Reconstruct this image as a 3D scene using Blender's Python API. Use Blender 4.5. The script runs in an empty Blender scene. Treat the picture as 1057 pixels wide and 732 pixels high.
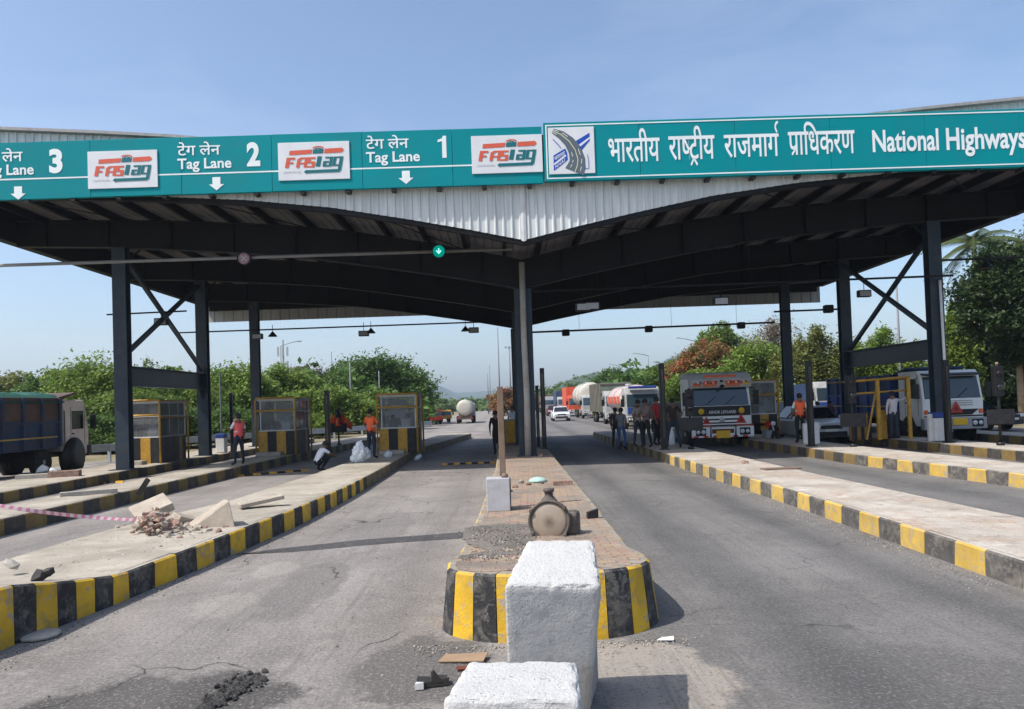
import bpy, bmesh, math, random
import numpy as np
from mathutils import Vector, Matrix
R = math.radians
scene = bpy.context.scene
col = scene.collection
rnd = random.Random(7)

# ------------------------------------------------------------------ camera model
FPX, CXP, CYP, EYE = 790.0, 528.5, 396.5, 2.0
YAW, PIT, ROL = R(.6), R(1.41), R(1.95)
_fw = Vector((math.sin(YAW)*math.cos(PIT), math.cos(YAW)*math.cos(PIT), math.sin(PIT)))
_r0 = Vector((math.cos(YAW), -math.sin(YAW), 0))
_u0 = _r0.cross(_fw)
_rt = _r0*math.cos(ROL) - _u0*math.sin(ROL)
_up = _u0*math.cos(ROL) + _r0*math.sin(ROL)
CAM = Vector((0, 0, EYE))
def ray(px, py): return _fw + _rt*((px-CXP)/FPX) + _up*((CYP-py)/FPX)
def G(px, py, z=0.0):
    d = ray(px, py); return CAM + d*((z-EYE)/d.z)
def D(px, py, Y):
    d = ray(px, py); return CAM + d*(Y/d.y)
cd = bpy.data.cameras.new('camera'); cam = bpy.data.objects.new('camera', cd); col.objects.link(cam)
cd.sensor_width = 36; cd.lens = 36*FPX/1057; cd.clip_start = .05; cd.clip_end = 20000
cd.shift_y = (CYP-366)/1057
cam.matrix_world = Matrix(((_rt.x, _up.x, -_fw.x, 0), (_rt.y, _up.y, -_fw.y, 0), (_rt.z, _up.z, -_fw.z, EYE), (0, 0, 0, 1)))
scene.camera = cam

# ------------------------------------------------------------------ materials
MATS = {}
class NT:
    def __init__(s, name):
        s.m = bpy.data.materials.new(name); s.m.use_nodes = True
        s.t = s.m.node_tree; s.t.nodes.clear()
        s.out = s.n('ShaderNodeOutputMaterial')
    def n(s, t, **k):
        x = s.t.nodes.new(t)
        for a, b in k.items(): setattr(x, a, b)
        return x
    def l(s, a, b): s.t.links.new(a, b)
    def set(s, sock, v):
        if hasattr(v, 'is_linked') or isinstance(v, bpy.types.NodeSocket): s.l(v, sock)
        else:
            if isinstance(v, (tuple, list)) and len(v) == 3 and sock.type == 'RGBA': v = (*v, 1)
            sock.default_value = v
    def math(s, op, a, b=0.0, c=0.0, clamp=False):
        x = s.n('ShaderNodeMath', operation=op, use_clamp=clamp)
        s.set(x.inputs[0], a); s.set(x.inputs[1], b); s.set(x.inputs[2], c)
        return x.outputs[0]
    def mix(s, f, a, b, blend='MIX'):
        x = s.n('ShaderNodeMix', data_type='RGBA', blend_type=blend)
        s.set(x.inputs[0], f); s.set(x.inputs[6], a); s.set(x.inputs[7], b)
        return x.outputs[2]
    def obj(s): return s.n('ShaderNodeTexCoord').outputs['Object']
    def pos(s): return s.n('ShaderNodeNewGeometry').outputs['Position']
    def noise(s, vec, scale, detail=4, rough=.55, dist=0):
        x = s.n('ShaderNodeTexNoise'); s.l(vec, x.inputs['Vector'])
        x.inputs['Scale'].default_value = scale; x.inputs['Detail'].default_value = detail
        x.inputs['Roughness'].default_value = rough; x.inputs['Distortion'].default_value = dist
        return x.outputs[0]
    def vor(s, vec, scale, feature='F1', out=0, rand=1.0):
        x = s.n('ShaderNodeTexVoronoi', feature=feature); s.l(vec, x.inputs['Vector'])
        x.inputs['Scale'].default_value = scale; x.inputs['Randomness'].default_value = rand
        return x.outputs[out]
    def ramp(s, f, stops):
        x = s.n('ShaderNodeValToRGB'); e = x.color_ramp.elements
        while len(e) < len(stops): e.new(.5)
        for q, (p, c) in zip(e, stops):
            q.position = p; q.color = (c, c, c, 1) if not isinstance(c, (tuple, list)) else (*c, 1)
        s.l(f, x.inputs[0]); return x.outputs[0]
    def bump(s, h, strength=.3, dist=.02):
        x = s.n('ShaderNodeBump'); x.inputs['Strength'].default_value = strength
        x.inputs['Distance'].default_value = dist; s.l(h, x.inputs['Height']); return x.outputs[0]
    def bsdf(s, colr, rough=.6, metal=0, normal=None, spec=.4, **k):
        b = s.n('ShaderNodeBsdfPrincipled')
        s.set(b.inputs['Base Color'], colr); s.set(b.inputs['Roughness'], rough); s.set(b.inputs['Metallic'], metal)
        s.set(b.inputs['Specular IOR Level'], spec)
        if normal is not None: s.l(normal, b.inputs['Normal'])
        for a, v in k.items(): s.set(b.inputs[a.replace('_', ' ')], v)
        return b.outputs[0]
    def done(s, sh):
        s.l(sh, s.out.inputs[0]); MATS[s.m.name] = s.m; return s.m

def plain(name, c, rough=.6, var=.18, scale=2.5, metal=0, bump=.0, bscale=60, dirt=None, dirt_amt=.5, spec=.4, chip=None):
    """paint / concrete / cloth with mottling, optional patchy dirt and a fine bump"""
    t = NT(name); v = t.obj()
    n1 = t.noise(v, scale, 5)
    lo = tuple(x*(1-var) for x in c); hi = tuple(min(.95, x*(1+var)) for x in c)
    k = t.mix(t.ramp(n1, [(.3, 0.), (.7, 1.)]), lo, hi)
    if dirt:
        n2 = t.noise(v, scale*2.3, 6, .65, .6)
        k = t.mix(t.math('MULTIPLY', t.ramp(n2, [(.48, 0.), (.66, 1.)]), dirt_amt), k, dirt)
    if chip:                                             # paint flaked off down to the concrete
        ch = t.math('ADD', t.noise(v, 11, 6, .72, .5), t.math('MULTIPLY', t.noise(v, 1.7, 3), .35))
        k = t.mix(t.ramp(ch, [(.0, 0.), (.752, 0.), (.785, .9)]), k, chip)
    nb = t.bump(t.noise(v, bscale, 3), bump, .02) if bump else None
    return t.done(t.bsdf(k, rough, metal, nb, spec))

steel = plain('dark_blue_steel_paint', (.014, .026, .040), .5, .25, 1.2, bump=.05, bscale=25, dirt=(.06, .055, .05), dirt_amt=.35)
steel_dark = plain('blackened_steel_paint', (.0115, .012, .0135), .6, .25, 1.0, dirt=(.018, .016, .014), dirt_amt=.3, spec=.2)
sheet_under = plain('grey_roof_sheet', (.15, .14, .135), .55, .2, .8)
white_clad = None
teal = plain('sign_green', (.0, .235, .265), .6, .06, .35, dirt=(.02, .19, .21), dirt_amt=.35, spec=.12)
sign_white = plain('sign_white_letter', (.74, .80, .80), .5, .05, 2)
panel_white = plain('logo_panel_white', (.66, .68, .70), .5, .06, 2)
logo_orange = plain('logo_orange', (.62, .10, .05), .5, .06)
logo_teal = plain('logo_teal', (.0, .13, .15), .5, .06)
logo_grey = plain('logo_grey', (.42, .43, .45), .5, .05)
logo_blue = plain('logo_blue', (.006, .065, .40), .5, .06)
road_grey = plain('logo_road_grey', (.10, .13, .15), .5, .06)
road_line = plain('logo_road_line', (.62, .60, .38), .5, .05)
black_paint = plain('black_paint', (.012, .012, .013), .55, .3, 3, bump=.1, bscale=40, dirt=(.055, .05, .042), dirt_amt=.4)
black_metal = plain('black_metal', (.008, .0085, .009), .5, .25, 3)
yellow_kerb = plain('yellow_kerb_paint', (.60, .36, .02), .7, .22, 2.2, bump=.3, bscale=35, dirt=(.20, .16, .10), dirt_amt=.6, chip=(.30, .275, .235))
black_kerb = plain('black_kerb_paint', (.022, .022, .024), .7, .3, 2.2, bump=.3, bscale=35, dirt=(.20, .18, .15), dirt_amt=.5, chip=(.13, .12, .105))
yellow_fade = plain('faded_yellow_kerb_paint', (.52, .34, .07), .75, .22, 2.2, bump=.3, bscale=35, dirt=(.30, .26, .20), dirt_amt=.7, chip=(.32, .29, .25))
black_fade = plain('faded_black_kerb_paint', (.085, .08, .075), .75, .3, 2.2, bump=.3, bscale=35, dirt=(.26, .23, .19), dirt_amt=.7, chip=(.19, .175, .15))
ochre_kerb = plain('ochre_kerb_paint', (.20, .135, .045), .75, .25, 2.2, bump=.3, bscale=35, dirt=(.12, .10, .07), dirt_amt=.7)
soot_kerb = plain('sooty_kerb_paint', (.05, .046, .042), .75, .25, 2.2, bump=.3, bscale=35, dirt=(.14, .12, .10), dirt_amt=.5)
yellow_metal = plain('yellow_metal_paint', (.50, .27, .03), .5, .2, 3, dirt=(.16, .10, .05), dirt_amt=.5)
ochre_metal = plain('ochre_metal_paint', (.26, .14, .035), .55, .25, 3, dirt=(.09, .06, .04), dirt_amt=.5)
concrete = plain('grey_concrete', (.36, .33, .285), .9, .18, 4, bump=.4, bscale=50, dirt=(.25, .22, .18), dirt_amt=.5)
slab_mat = plain('pale_slab_concrete', (.36, .31, .25), .9, .22, 5, bump=.4, bscale=45, dirt=(.3, .25, .2), dirt_amt=.5)
brick_mat = plain('broken_brick', (.24, .145, .11), .9, .3, 8, bump=.4, bscale=40, dirt=(.40, .33, .27), dirt_amt=.6)
white_paint = plain('white_paint', (.76, .76, .74), .5, .06, 2)
offwhite = plain('dusty_white_paint', (.62, .62, .61), .5, .10, 2, dirt=(.38, .33, .28), dirt_amt=.3)
grey_paint = plain('grey_paint', (.30, .31, .32), .5, .12, 2)
galv = plain('galvanised_steel', (.34, .37, .39), .5, .12, 3, metal=.2)
pole_grey = plain('dull_pole_steel', (.19, .20, .21), .6, .1, 3)
kerb_top = plain('dirty_kerb_top', (.27, .235, .19), .9, .25, 5, bump=.4, bscale=40, dirt=(.16, .14, .115), dirt_amt=.6)
rust = plain('rusty_brown_steel', (.18, .125, .09), .75, .25, 5, bump=.15, dirt=(.13, .08, .05), dirt_amt=.5)
rubber = plain('tyre_rubber', (.018, .017, .016), .85, .25, 6, dirt=(.09, .08, .07), dirt_amt=.5)
blue_paint = plain('blue_paint', (.012, .05, .24), .5, .2, 2, dirt=(.06, .055, .055), dirt_amt=.4)
blue_body = plain('worn_blue_body', (.018, .045, .11), .6, .25, 1.2, dirt=(.075, .05, .04), dirt_amt=.6)
brown_body = plain('worn_brown_body', (.10, .068, .055), .65, .3, 1.2, dirt=(.14, .05, .035), dirt_amt=.5)
tarp_green = plain('green_tarpaulin', (.012, .085, .06), .7, .3, 2, bump=.3, bscale=8)
green_body = plain('grey_green_body', (.16, .19, .15), .7, .2, 1.5, dirt=(.1, .09, .07), dirt_amt=.4)
far_white = plain('grimy_white_cab', (.40, .40, .39), .5, .15, 1.5, dirt=(.25, .22, .19), dirt_amt=.5)
cream = plain('cream_tank', (.50, .47, .40), .45, .08, 1.2, dirt=(.4, .35, .28), dirt_amt=.35)
pinkish = plain('pink_tank', (.52, .38, .35), .45, .1, 1.2)
rustpink = plain('rust_pink_tank', (.50, .24, .17), .6, .12, 1.2)
red_paint = plain('red_paint', (.48, .035, .022), .5, .15, 2)
orange_red = plain('orange_red_body', (.56, .085, .035), .6, .15, 1.2)
orange_letter = plain('orange_visor_paint', (.70, .13, .03), .5, .1)
plate_yellow = plain('number_plate_yellow', (.72, .42, .02), .5, .06)
silver = plain('silver_car_paint', (.46, .47, .49), .3, .05, 2, metal=.1)
maroon = plain('maroon_car_paint', (.11, .02, .025), .3, .1, 2)
carblack = plain('dark_car_paint', (.02, .022, .026), .25, .1, 2)
carwhite = plain('white_car_paint', (.62, .63, .64), .25, .05, 2)
skin_m = plain('brown_skin', (.20, .105, .06), .6, .08, 8)
hair_m = plain('black_hair', (.012, .010, .009), .6, .2, 20)
plastic_white = plain('white_sack_plastic', (.70, .73, .74), .55, .08, 6, bump=.5, bscale=12)
cardboard = plain('cardboard', (.27, .185, .115), .9, .12, 6)
dark_scrap = plain('dark_scrap', (.035, .032, .03), .7, .3, 9)
teal_rag = plain('pale_green_rag', (.34, .50, .44), .8, .15, 9)
flag_orange = plain('orange_flag_cloth', (.75, .10, .03), .8, .1, 6)
lens_glass = plain('dusty_lamp_lens', (.30, .245, .19), .35, .10, 5, dirt=(.36, .31, .26), dirt_amt=.4, spec=.5)
hood_mat = plain('weathered_lamp_housing', (.085, .072, .06), .7, .25, 6, bump=.2, dirt=(.2, .17, .14), dirt_amt=.5)
bark = plain('bark', (.13, .095, .065), .9, .3, 4, bump=.5, bscale=20)
pale_bark = plain('pale_bark', (.33, .24, .165), .9, .25, 3, bump=.4, bscale=20)
dash_dark = plain('dark_interior', (.02, .02, .022), .8, .2, 3)

def corrugated(name, c):
    t = NT(name); v = t.obj()
    streak = t.n('ShaderNodeMapping'); t.l(v, streak.inputs[0]); streak.inputs['Scale'].default_value = (6, 6, .35)
    n = t.noise(streak.outputs[0], 1.6, 5)
    k = t.mix(t.ramp(n, [(.35, 0.), (.75, 1.)]), c, tuple(x*.72 for x in c))
    return t.done(t.bsdf(k, .45, .0, None, .4))
white_clad = corrugated('white_cladding_sheet', (.66, .69, .68))
roof_grey = corrugated('grey_roof_cladding', (.36, .34, .33))

def glass(name, tint, trans=.55, rough=.03):
    t = NT(name)
    a = t.n('ShaderNodeBsdfTransparent'); a.inputs[0].default_value = (*tint, 1)
    b = t.bsdf((.02, .025, .03), rough, 0, None, .6)
    f = t.n('ShaderNodeFresnel'); f.inputs[0].default_value = 1.5
    k = t.math('ADD', f.outputs[0], 1-trans, clamp=True)
    m = t.n('ShaderNodeMixShader'); t.l(k, m.inputs[0]); t.l(a.outputs[0], m.inputs[1]); t.l(b, m.inputs[2])
    du = t.bsdf((.62, .62, .60), .9); m2 = t.n('ShaderNodeMixShader')        # pale film: road dust, plus sky reflection painted in as diffuse colour
    t.l(t.ramp(t.noise(t.obj(), 2.2, 4), [(.3, .10), (.7, .27)]), m2.inputs[0]); t.l(m.outputs[0], m2.inputs[1]); t.l(du, m2.inputs[2])
    return t.done(m2.outputs[0])
booth_glass = glass('booth_glass', (.92, .95, .96), .94)
def darkglass(name, c, rough=.06):
    t = NT(name); return t.done(t.bsdf(c, rough, 0, None, .8))
screen_glass = darkglass('windscreen_glass', (.03, .05, .065))
black_glass = darkglass('dark_window_glass', (.012, .015, .018))

def emis(name, c, s):
    t = NT(name); e = t.n('ShaderNodeEmission'); e.inputs[0].default_value = (*c, 1); e.inputs[1].default_value = s
    return t.done(e.outputs[0])
green_lamp = emis('green_signal_lamp', (.0, .40, .30), .42)
white_lamp = emis('small_white_lamp', (1, .95, .9), 2.5)
dark_lens = plain('dark_signal_lens', (.018, .011, .011), .3, .2, 9)
red_lens = plain('unlit_red_lens', (.34, .20, .23), .35, .25, 12)

def asphalt(name, base, band_x=(), band_c=None, crack=.6, dust=(.30, .28, .25), dust_amt=.35, mottle=.18, spots=()):
    t = NT(name); p = t.pos()
    fine = t.noise(p, 34, 5, .85)
    med = t.noise(p, 3.2, 6, .62, .4)
    big = t.noise(p, .35, 4, .6, .8)
    k = t.mix(t.ramp(big, [(.32, 0.), (.68, 1.)]), tuple(x*(1-mottle) for x in base), tuple(x*(1+mottle) for x in base))
    k = t.mix(t.math('MULTIPLY', t.ramp(med, [(.5, 0.), (.72, 1.)]), dust_amt), k, dust)
    sx = t.n('ShaderNodeSeparateXYZ'); t.l(p, sx.inputs[0])
    for (cx, cy, rx, ry, cc, am) in spots:               # patched and stained areas with ragged outlines
        u = t.math('DIVIDE', t.math('SUBTRACT', sx.outputs[0], cx), rx); v = t.math('DIVIDE', t.math('SUBTRACT', sx.outputs[1], cy), ry)
        q = t.math('ADD', t.math('SQRT', t.math('ADD', t.math('MULTIPLY', u, u), t.math('MULTIPLY', v, v))), t.math('MULTIPLY', t.math('SUBTRACT', t.noise(p, 2.2, 7, .68), .5), 1.5))
        k = t.mix(t.math('MULTIPLY', t.ramp(q, [(.80, 1.), (1.0, 0.)]), am), k, cc)
    if band_x:                                       # rubber and oil laid down along the wheel tracks
        wob = t.math('MULTIPLY', t.math('SUBTRACT', t.noise(p, .25, 2), .5), .9)
        tot = None
        for bx, wd, am in band_x:
            d = t.math('DIVIDE', t.math('ADD', t.math('SUBTRACT', sx.outputs[0], bx), wob), wd)
            g = t.math('MULTIPLY', t.math('EXPONENT', t.math('MULTIPLY', t.math('MULTIPLY', d, d), -1.0)), am)
            tot = g if tot is None else t.math('MAXIMUM', tot, g)
        mp = t.n('ShaderNodeMapping'); t.l(p, mp.inputs[0]); mp.inputs['Scale'].default_value = (3.0, .22, 1)
        st = t.ramp(t.noise(mp.outputs[0], 1.3, 5, .6), [(.25, .45), (.75, 1.)])
        k = t.mix(t.math('MULTIPLY', tot, st), k, band_c)
    # speckled aggregate
    k = t.mix(t.ramp(fine, [(.36, .85), (.47, 0.), (1., 0.)]), k, tuple(x*.40 for x in base))
    k = t.mix(t.ramp(fine, [(.0, 0.), (.53, 0.), (.64, .7)]), k, tuple(min(.6, x*1.7) for x in base))
    pt = t.noise(p, 9, 5, .7)
    k = t.mix(t.ramp(pt, [(.30, .55), (.43, 0.), (1., 0.)]), k, tuple(x*.55 for x in base))
    # long streaks worn along the direction of travel
    m2 = t.n('ShaderNodeMapping'); t.l(p, m2.inputs[0]); m2.inputs['Scale'].default_value = (5.0, .18, 1)
    sk = t.noise(m2.outputs[0], 1.7, 6, .7)
    k = t.mix(t.ramp(sk, [(.0, 0.), (.53, 0.), (.70, .5)]), k, tuple(x*.55 for x in base))
    # cracks
    wv = t.n('ShaderNodeVectorMath', operation='ADD'); t.l(p, wv.inputs[0])
    nz = t.n('ShaderNodeTexNoise'); t.l(p, nz.inputs['Vector']); nz.inputs['Scale'].default_value = 1.3; nz.inputs['Detail'].default_value = 6
    t.l(nz.outputs[1], wv.inputs[1])
    e = t.vor(wv.outputs[0], .55, 'DISTANCE_TO_EDGE')
    cm = t.math('MULTIPLY', t.ramp(e, [(.0, 1.), (.010, 0.)]), t.ramp(t.noise(p, .6, 2), [(.5, 0.), (.6, crack)]))
    k = t.mix(cm, k, (.02, .02, .02))
    hb = t.math('ADD', fine, t.math('MULTIPLY', med, 1.5))
    return t.done(t.bsdf(k, .88, 0, t.bump(hb, .8, .014), .2))
SPL = [(*G(px, py).xy, rx, ry, c, a) for px, py, rx, ry, c, a in ((438, 690, .55, .85, (.085, .08, .076), .85), (160, 728, 1.05, .66, (.062, .059, .056), .95), (318, 606, .42, 1.5, (.15, .142, .134), .7), (285, 588, .3, .5, (.40, .37, .33), .6), (395, 545, .5, 2.2, (.16, .15, .14), .6), (232, 625, .35, .5, (.38, .35, .31), .5))]
SPR = [(*G(px, py).xy, rx, ry, c, a) for px, py, rx, ry, c, a in ((672, 700, .62, .95, (.34, .30, .255), .9), (640, 790, .8, .8, (.34, .30, .255), .9), (760, 560, .25, 3., (.20, .19, .175), .5), (960, 700, .9, .8, (.11, .105, .10), .6))]
asph_l = asphalt('dusty_worn_asphalt', (.235, .216, .200), [(-1.15, .42, .6), (-2.75, .38, .5), (-6.0, .4, .5), (-7.5, .4, .5)], (.145, .135, .126), dust=(.335, .31, .285), dust_amt=.55, mottle=.26, crack=.9, spots=SPL)
asph_r = asphalt('darker_asphalt', (.160, .152, .145), [(2.35, .38, .75), (4.15, .36, .8), (7.2, .5, .7), (8.6, .5, .7), (12.3, .9, .6)], (.06, .06, .062), dust=(.25, .24, .225), dust_amt=.4, mottle=.24, spots=SPR)
asph_patch = asphalt('fresh_dark_asphalt', (.12, .116, .112), crack=.5, dust=(.24, .225, .21), dust_amt=.6, mottle=.3)
asph_rough = asphalt('coarse_tar_lump', (.06, .058, .056), crack=0, dust=(.08, .075, .07), dust_amt=.4)
pole_shadow_mat = asphalt('shadow_toned_asphalt', (.068, .066, .068), crack=0, dust=(.15, .145, .14), dust_amt=.4)  # asphalt darkened to the tone of a cast shadow
apron_mat = asphalt('pale_concrete_apron', (.33, .29, .245), crack=.4, dust=(.40, .37, .32), dust_amt=.5)

def island_top(name, a, b, paver=True, thr=.44):
    """dusty concrete and interlocking pavers, the joints washed out"""
    t = NT(name); p = t.pos()
    n = t.noise(p, .9, 5, .6, .5); f = t.noise(p, 38, 4, .7)
    k = t.mix(t.ramp(n, [(.38, 0.), (.62, 1.)]), a, b)
    h = f
    if paver:
        mp = t.n('ShaderNodeMapping'); t.l(p, mp.inputs[0])
        mp.inputs['Rotation'].default_value = (0, 0, R(2))
        br = t.n('ShaderNodeTexBrick'); t.l(mp.outputs[0], br.inputs[0])
        br.inputs['Scale'].default_value = 1.0; br.inputs['Brick Width'].default_value = .24; br.inputs['Row Height'].default_value = .14
        br.inputs['Mortar Size'].default_value = .012; br.inputs['Mortar Smooth'].default_value = .3
        br.inputs['Color1'].default_value = (.42, .215, .155, 1); br.inputs['Color2'].default_value = (.44, .31, .165, 1)
        br.inputs['Mortar'].default_value = (.12, .105, .09, 1)
        k2 = t.mix(t.ramp(t.noise(p, 4.5, 5, .7), [(.35, .15), (.65, .8)]), br.outputs[0], a)
        msk = t.ramp(t.noise(p, 1.3, 5, .6, .4), [(thr, 0.), (thr+.12, 1.)])
        k = t.mix(t.math('MULTIPLY', msk, .85), k, k2)
        h = t.math('ADD', f, t.math('MULTIPLY', br.outputs[1], -.6))
    k = t.mix(t.ramp(f, [(.32, .7), (.46, 0.), (1., 0.)]), k, tuple(x*.42 for x in a))
    k = t.mix(t.ramp(t.noise(p, 3.6, 6, .7, .5), [(.30, .6), (.44, 0.), (1., 0.)]), k, tuple(x*.5 for x in b))
    k = t.mix(t.ramp(t.noise(p, 2.1, 5, .65), [(.0, 0.), (.56, 0.), (.70, .55)]), k, tuple(min(.62, x*1.3) for x in a))
    return t.done(t.bsdf(k, .92, 0, t.bump(h, .75, .022), .2))
pave_a = island_top('dusty_island_concrete', (.43, .385, .32), (.31, .275, .225), False)
pave_m = island_top('broken_pink_pavers', (.31, .255, .205), (.21, .175, .145), True, .42)
pave_d = island_top('dusty_pink_pavers', (.50, .455, .395), (.36, .31, .26), True, .52)
gravel_mat = island_top('loose_gravel', (.19, .17, .15), (.13, .12, .105), False)
earth = island_top('dry_earth', (.27, .215, .145), (.14, .135, .07), False)

def plaster():
    t = NT('rough_white_plaster'); v = t.obj()
    a = t.noise(v, 14, 6, .65); b = t.noise(v, 60, 4, .6); c = t.noise(v, 3, 3)
    pits = t.ramp(t.vor(v, 38), [(.06, 1.), (.2, 0.)])
    pm = t.math('MULTIPLY', pits, t.ramp(t.noise(v, 5, 2), [(.48, 0.), (.56, 1.)]))
    k = t.mix(t.ramp(c, [(.3, 0.), (.75, 1.)]), (.51, .505, .49), (.45, .445, .435))
    k = t.mix(t.ramp(a, [(.60, 0.), (.74, .55)]), k, (.33, .315, .29))
    k = t.mix(t.math('MULTIPLY', pm, .7), k, (.28, .25, .22))
    pz = t.n('ShaderNodeSeparateXYZ'); t.l(v, pz.inputs[0])       # splashed dirt near the road and scuffs
    k = t.mix(t.math('MULTIPLY', t.ramp(t.math('ADD', pz.outputs[2], t.math('MULTIPLY', t.noise(v, 6, 5, .7), -.55)), [(-.0, 1.), (.16, 0.)]), .7), k, (.30, .27, .235))
    k = t.mix(t.ramp(t.noise(v, 8.5, 6, .75, .8), [(.0, 0.), (.62, 0.), (.70, .35)]), k, (.38, .365, .345))
    g2 = t.noise(v, 130, 3, .6)
    h = t.math('SUBTRACT', t.math('ADD', t.math('MULTIPLY', a, .45), t.math('ADD', t.math('MULTIPLY', b, .8), t.math('MULTIPLY', g2, .5))), t.math('MULTIPLY', pm, 1.2))
    k = t.mix(t.ramp(b, [(.30, .6), (.44, 0.), (1., 0.)]), k, (.33, .32, .305))
    return t.done(t.bsdf(k, .85, 0, t.bump(h, .55, .02), .25))
plaster_m = plaster()

def leafmat(name, c, var=.45, tr=.3, c2=None):
    t = NT(name)
    g = t.n('ShaderNodeNewGeometry')
    k = t.mix(g.outputs['Random Per Island'], tuple(x*(1-var) for x in c), tuple(x*(1+var) for x in c))
    n = t.noise(t.obj(), .55, 3)
    k = t.mix(t.ramp(n, [(.35, 0.), (.7, .5)]), k, (c[0]*1.7, c[1]*1.35, c[2]*.9))
    if c2: k = t.mix(t.ramp(t.noise(t.obj(), 1.1, 5, .7), [(.44, 0.), (.54, .9)]), k, c2)
    b = t.bsdf(k, .55, 0, None, .3)
    d = t.n('ShaderNodeBsdfTranslucent'); t.l(k, d.inputs[0])
    m = t.n('ShaderNodeMixShader'); m.inputs[0].default_value = tr; t.l(b, m.inputs[1]); t.l(d.outputs[0], m.inputs[2])
    return t.done(m.outputs[0])
leaf_mid = leafmat('mid_green_leaf', (.115, .185, .035), .45, .4)
leaf_bright = leafmat('bright_green_leaf', (.145, .23, .045), .45, .4)
leaf_dark = leafmat('dark_green_leaf', (.032, .062, .022))
leaf_deep = leafmat('deep_green_leaf', (.075, .145, .035), .45, .4)
leaf_olive = leafmat('olive_leaf', (.145, .175, .055), .45, .4)
leaf_dry = leafmat('dry_twig_leaf', (.17, .15, .12), .3)
leaf_red = leafmat('orange_blossom', (.33, .13, .07), .4, .4, (.14, .16, .045))
leaf_brown = leafmat('brown_leaf', (.11, .085, .05), .4, .3, (.10, .115, .04))
leaf_far = leafmat('far_wood_leaf', (.09, .15, .04), .45, .4)
palm_leaf = leafmat('palm_frond_leaf', (.07, .10, .032), .3)

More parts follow.
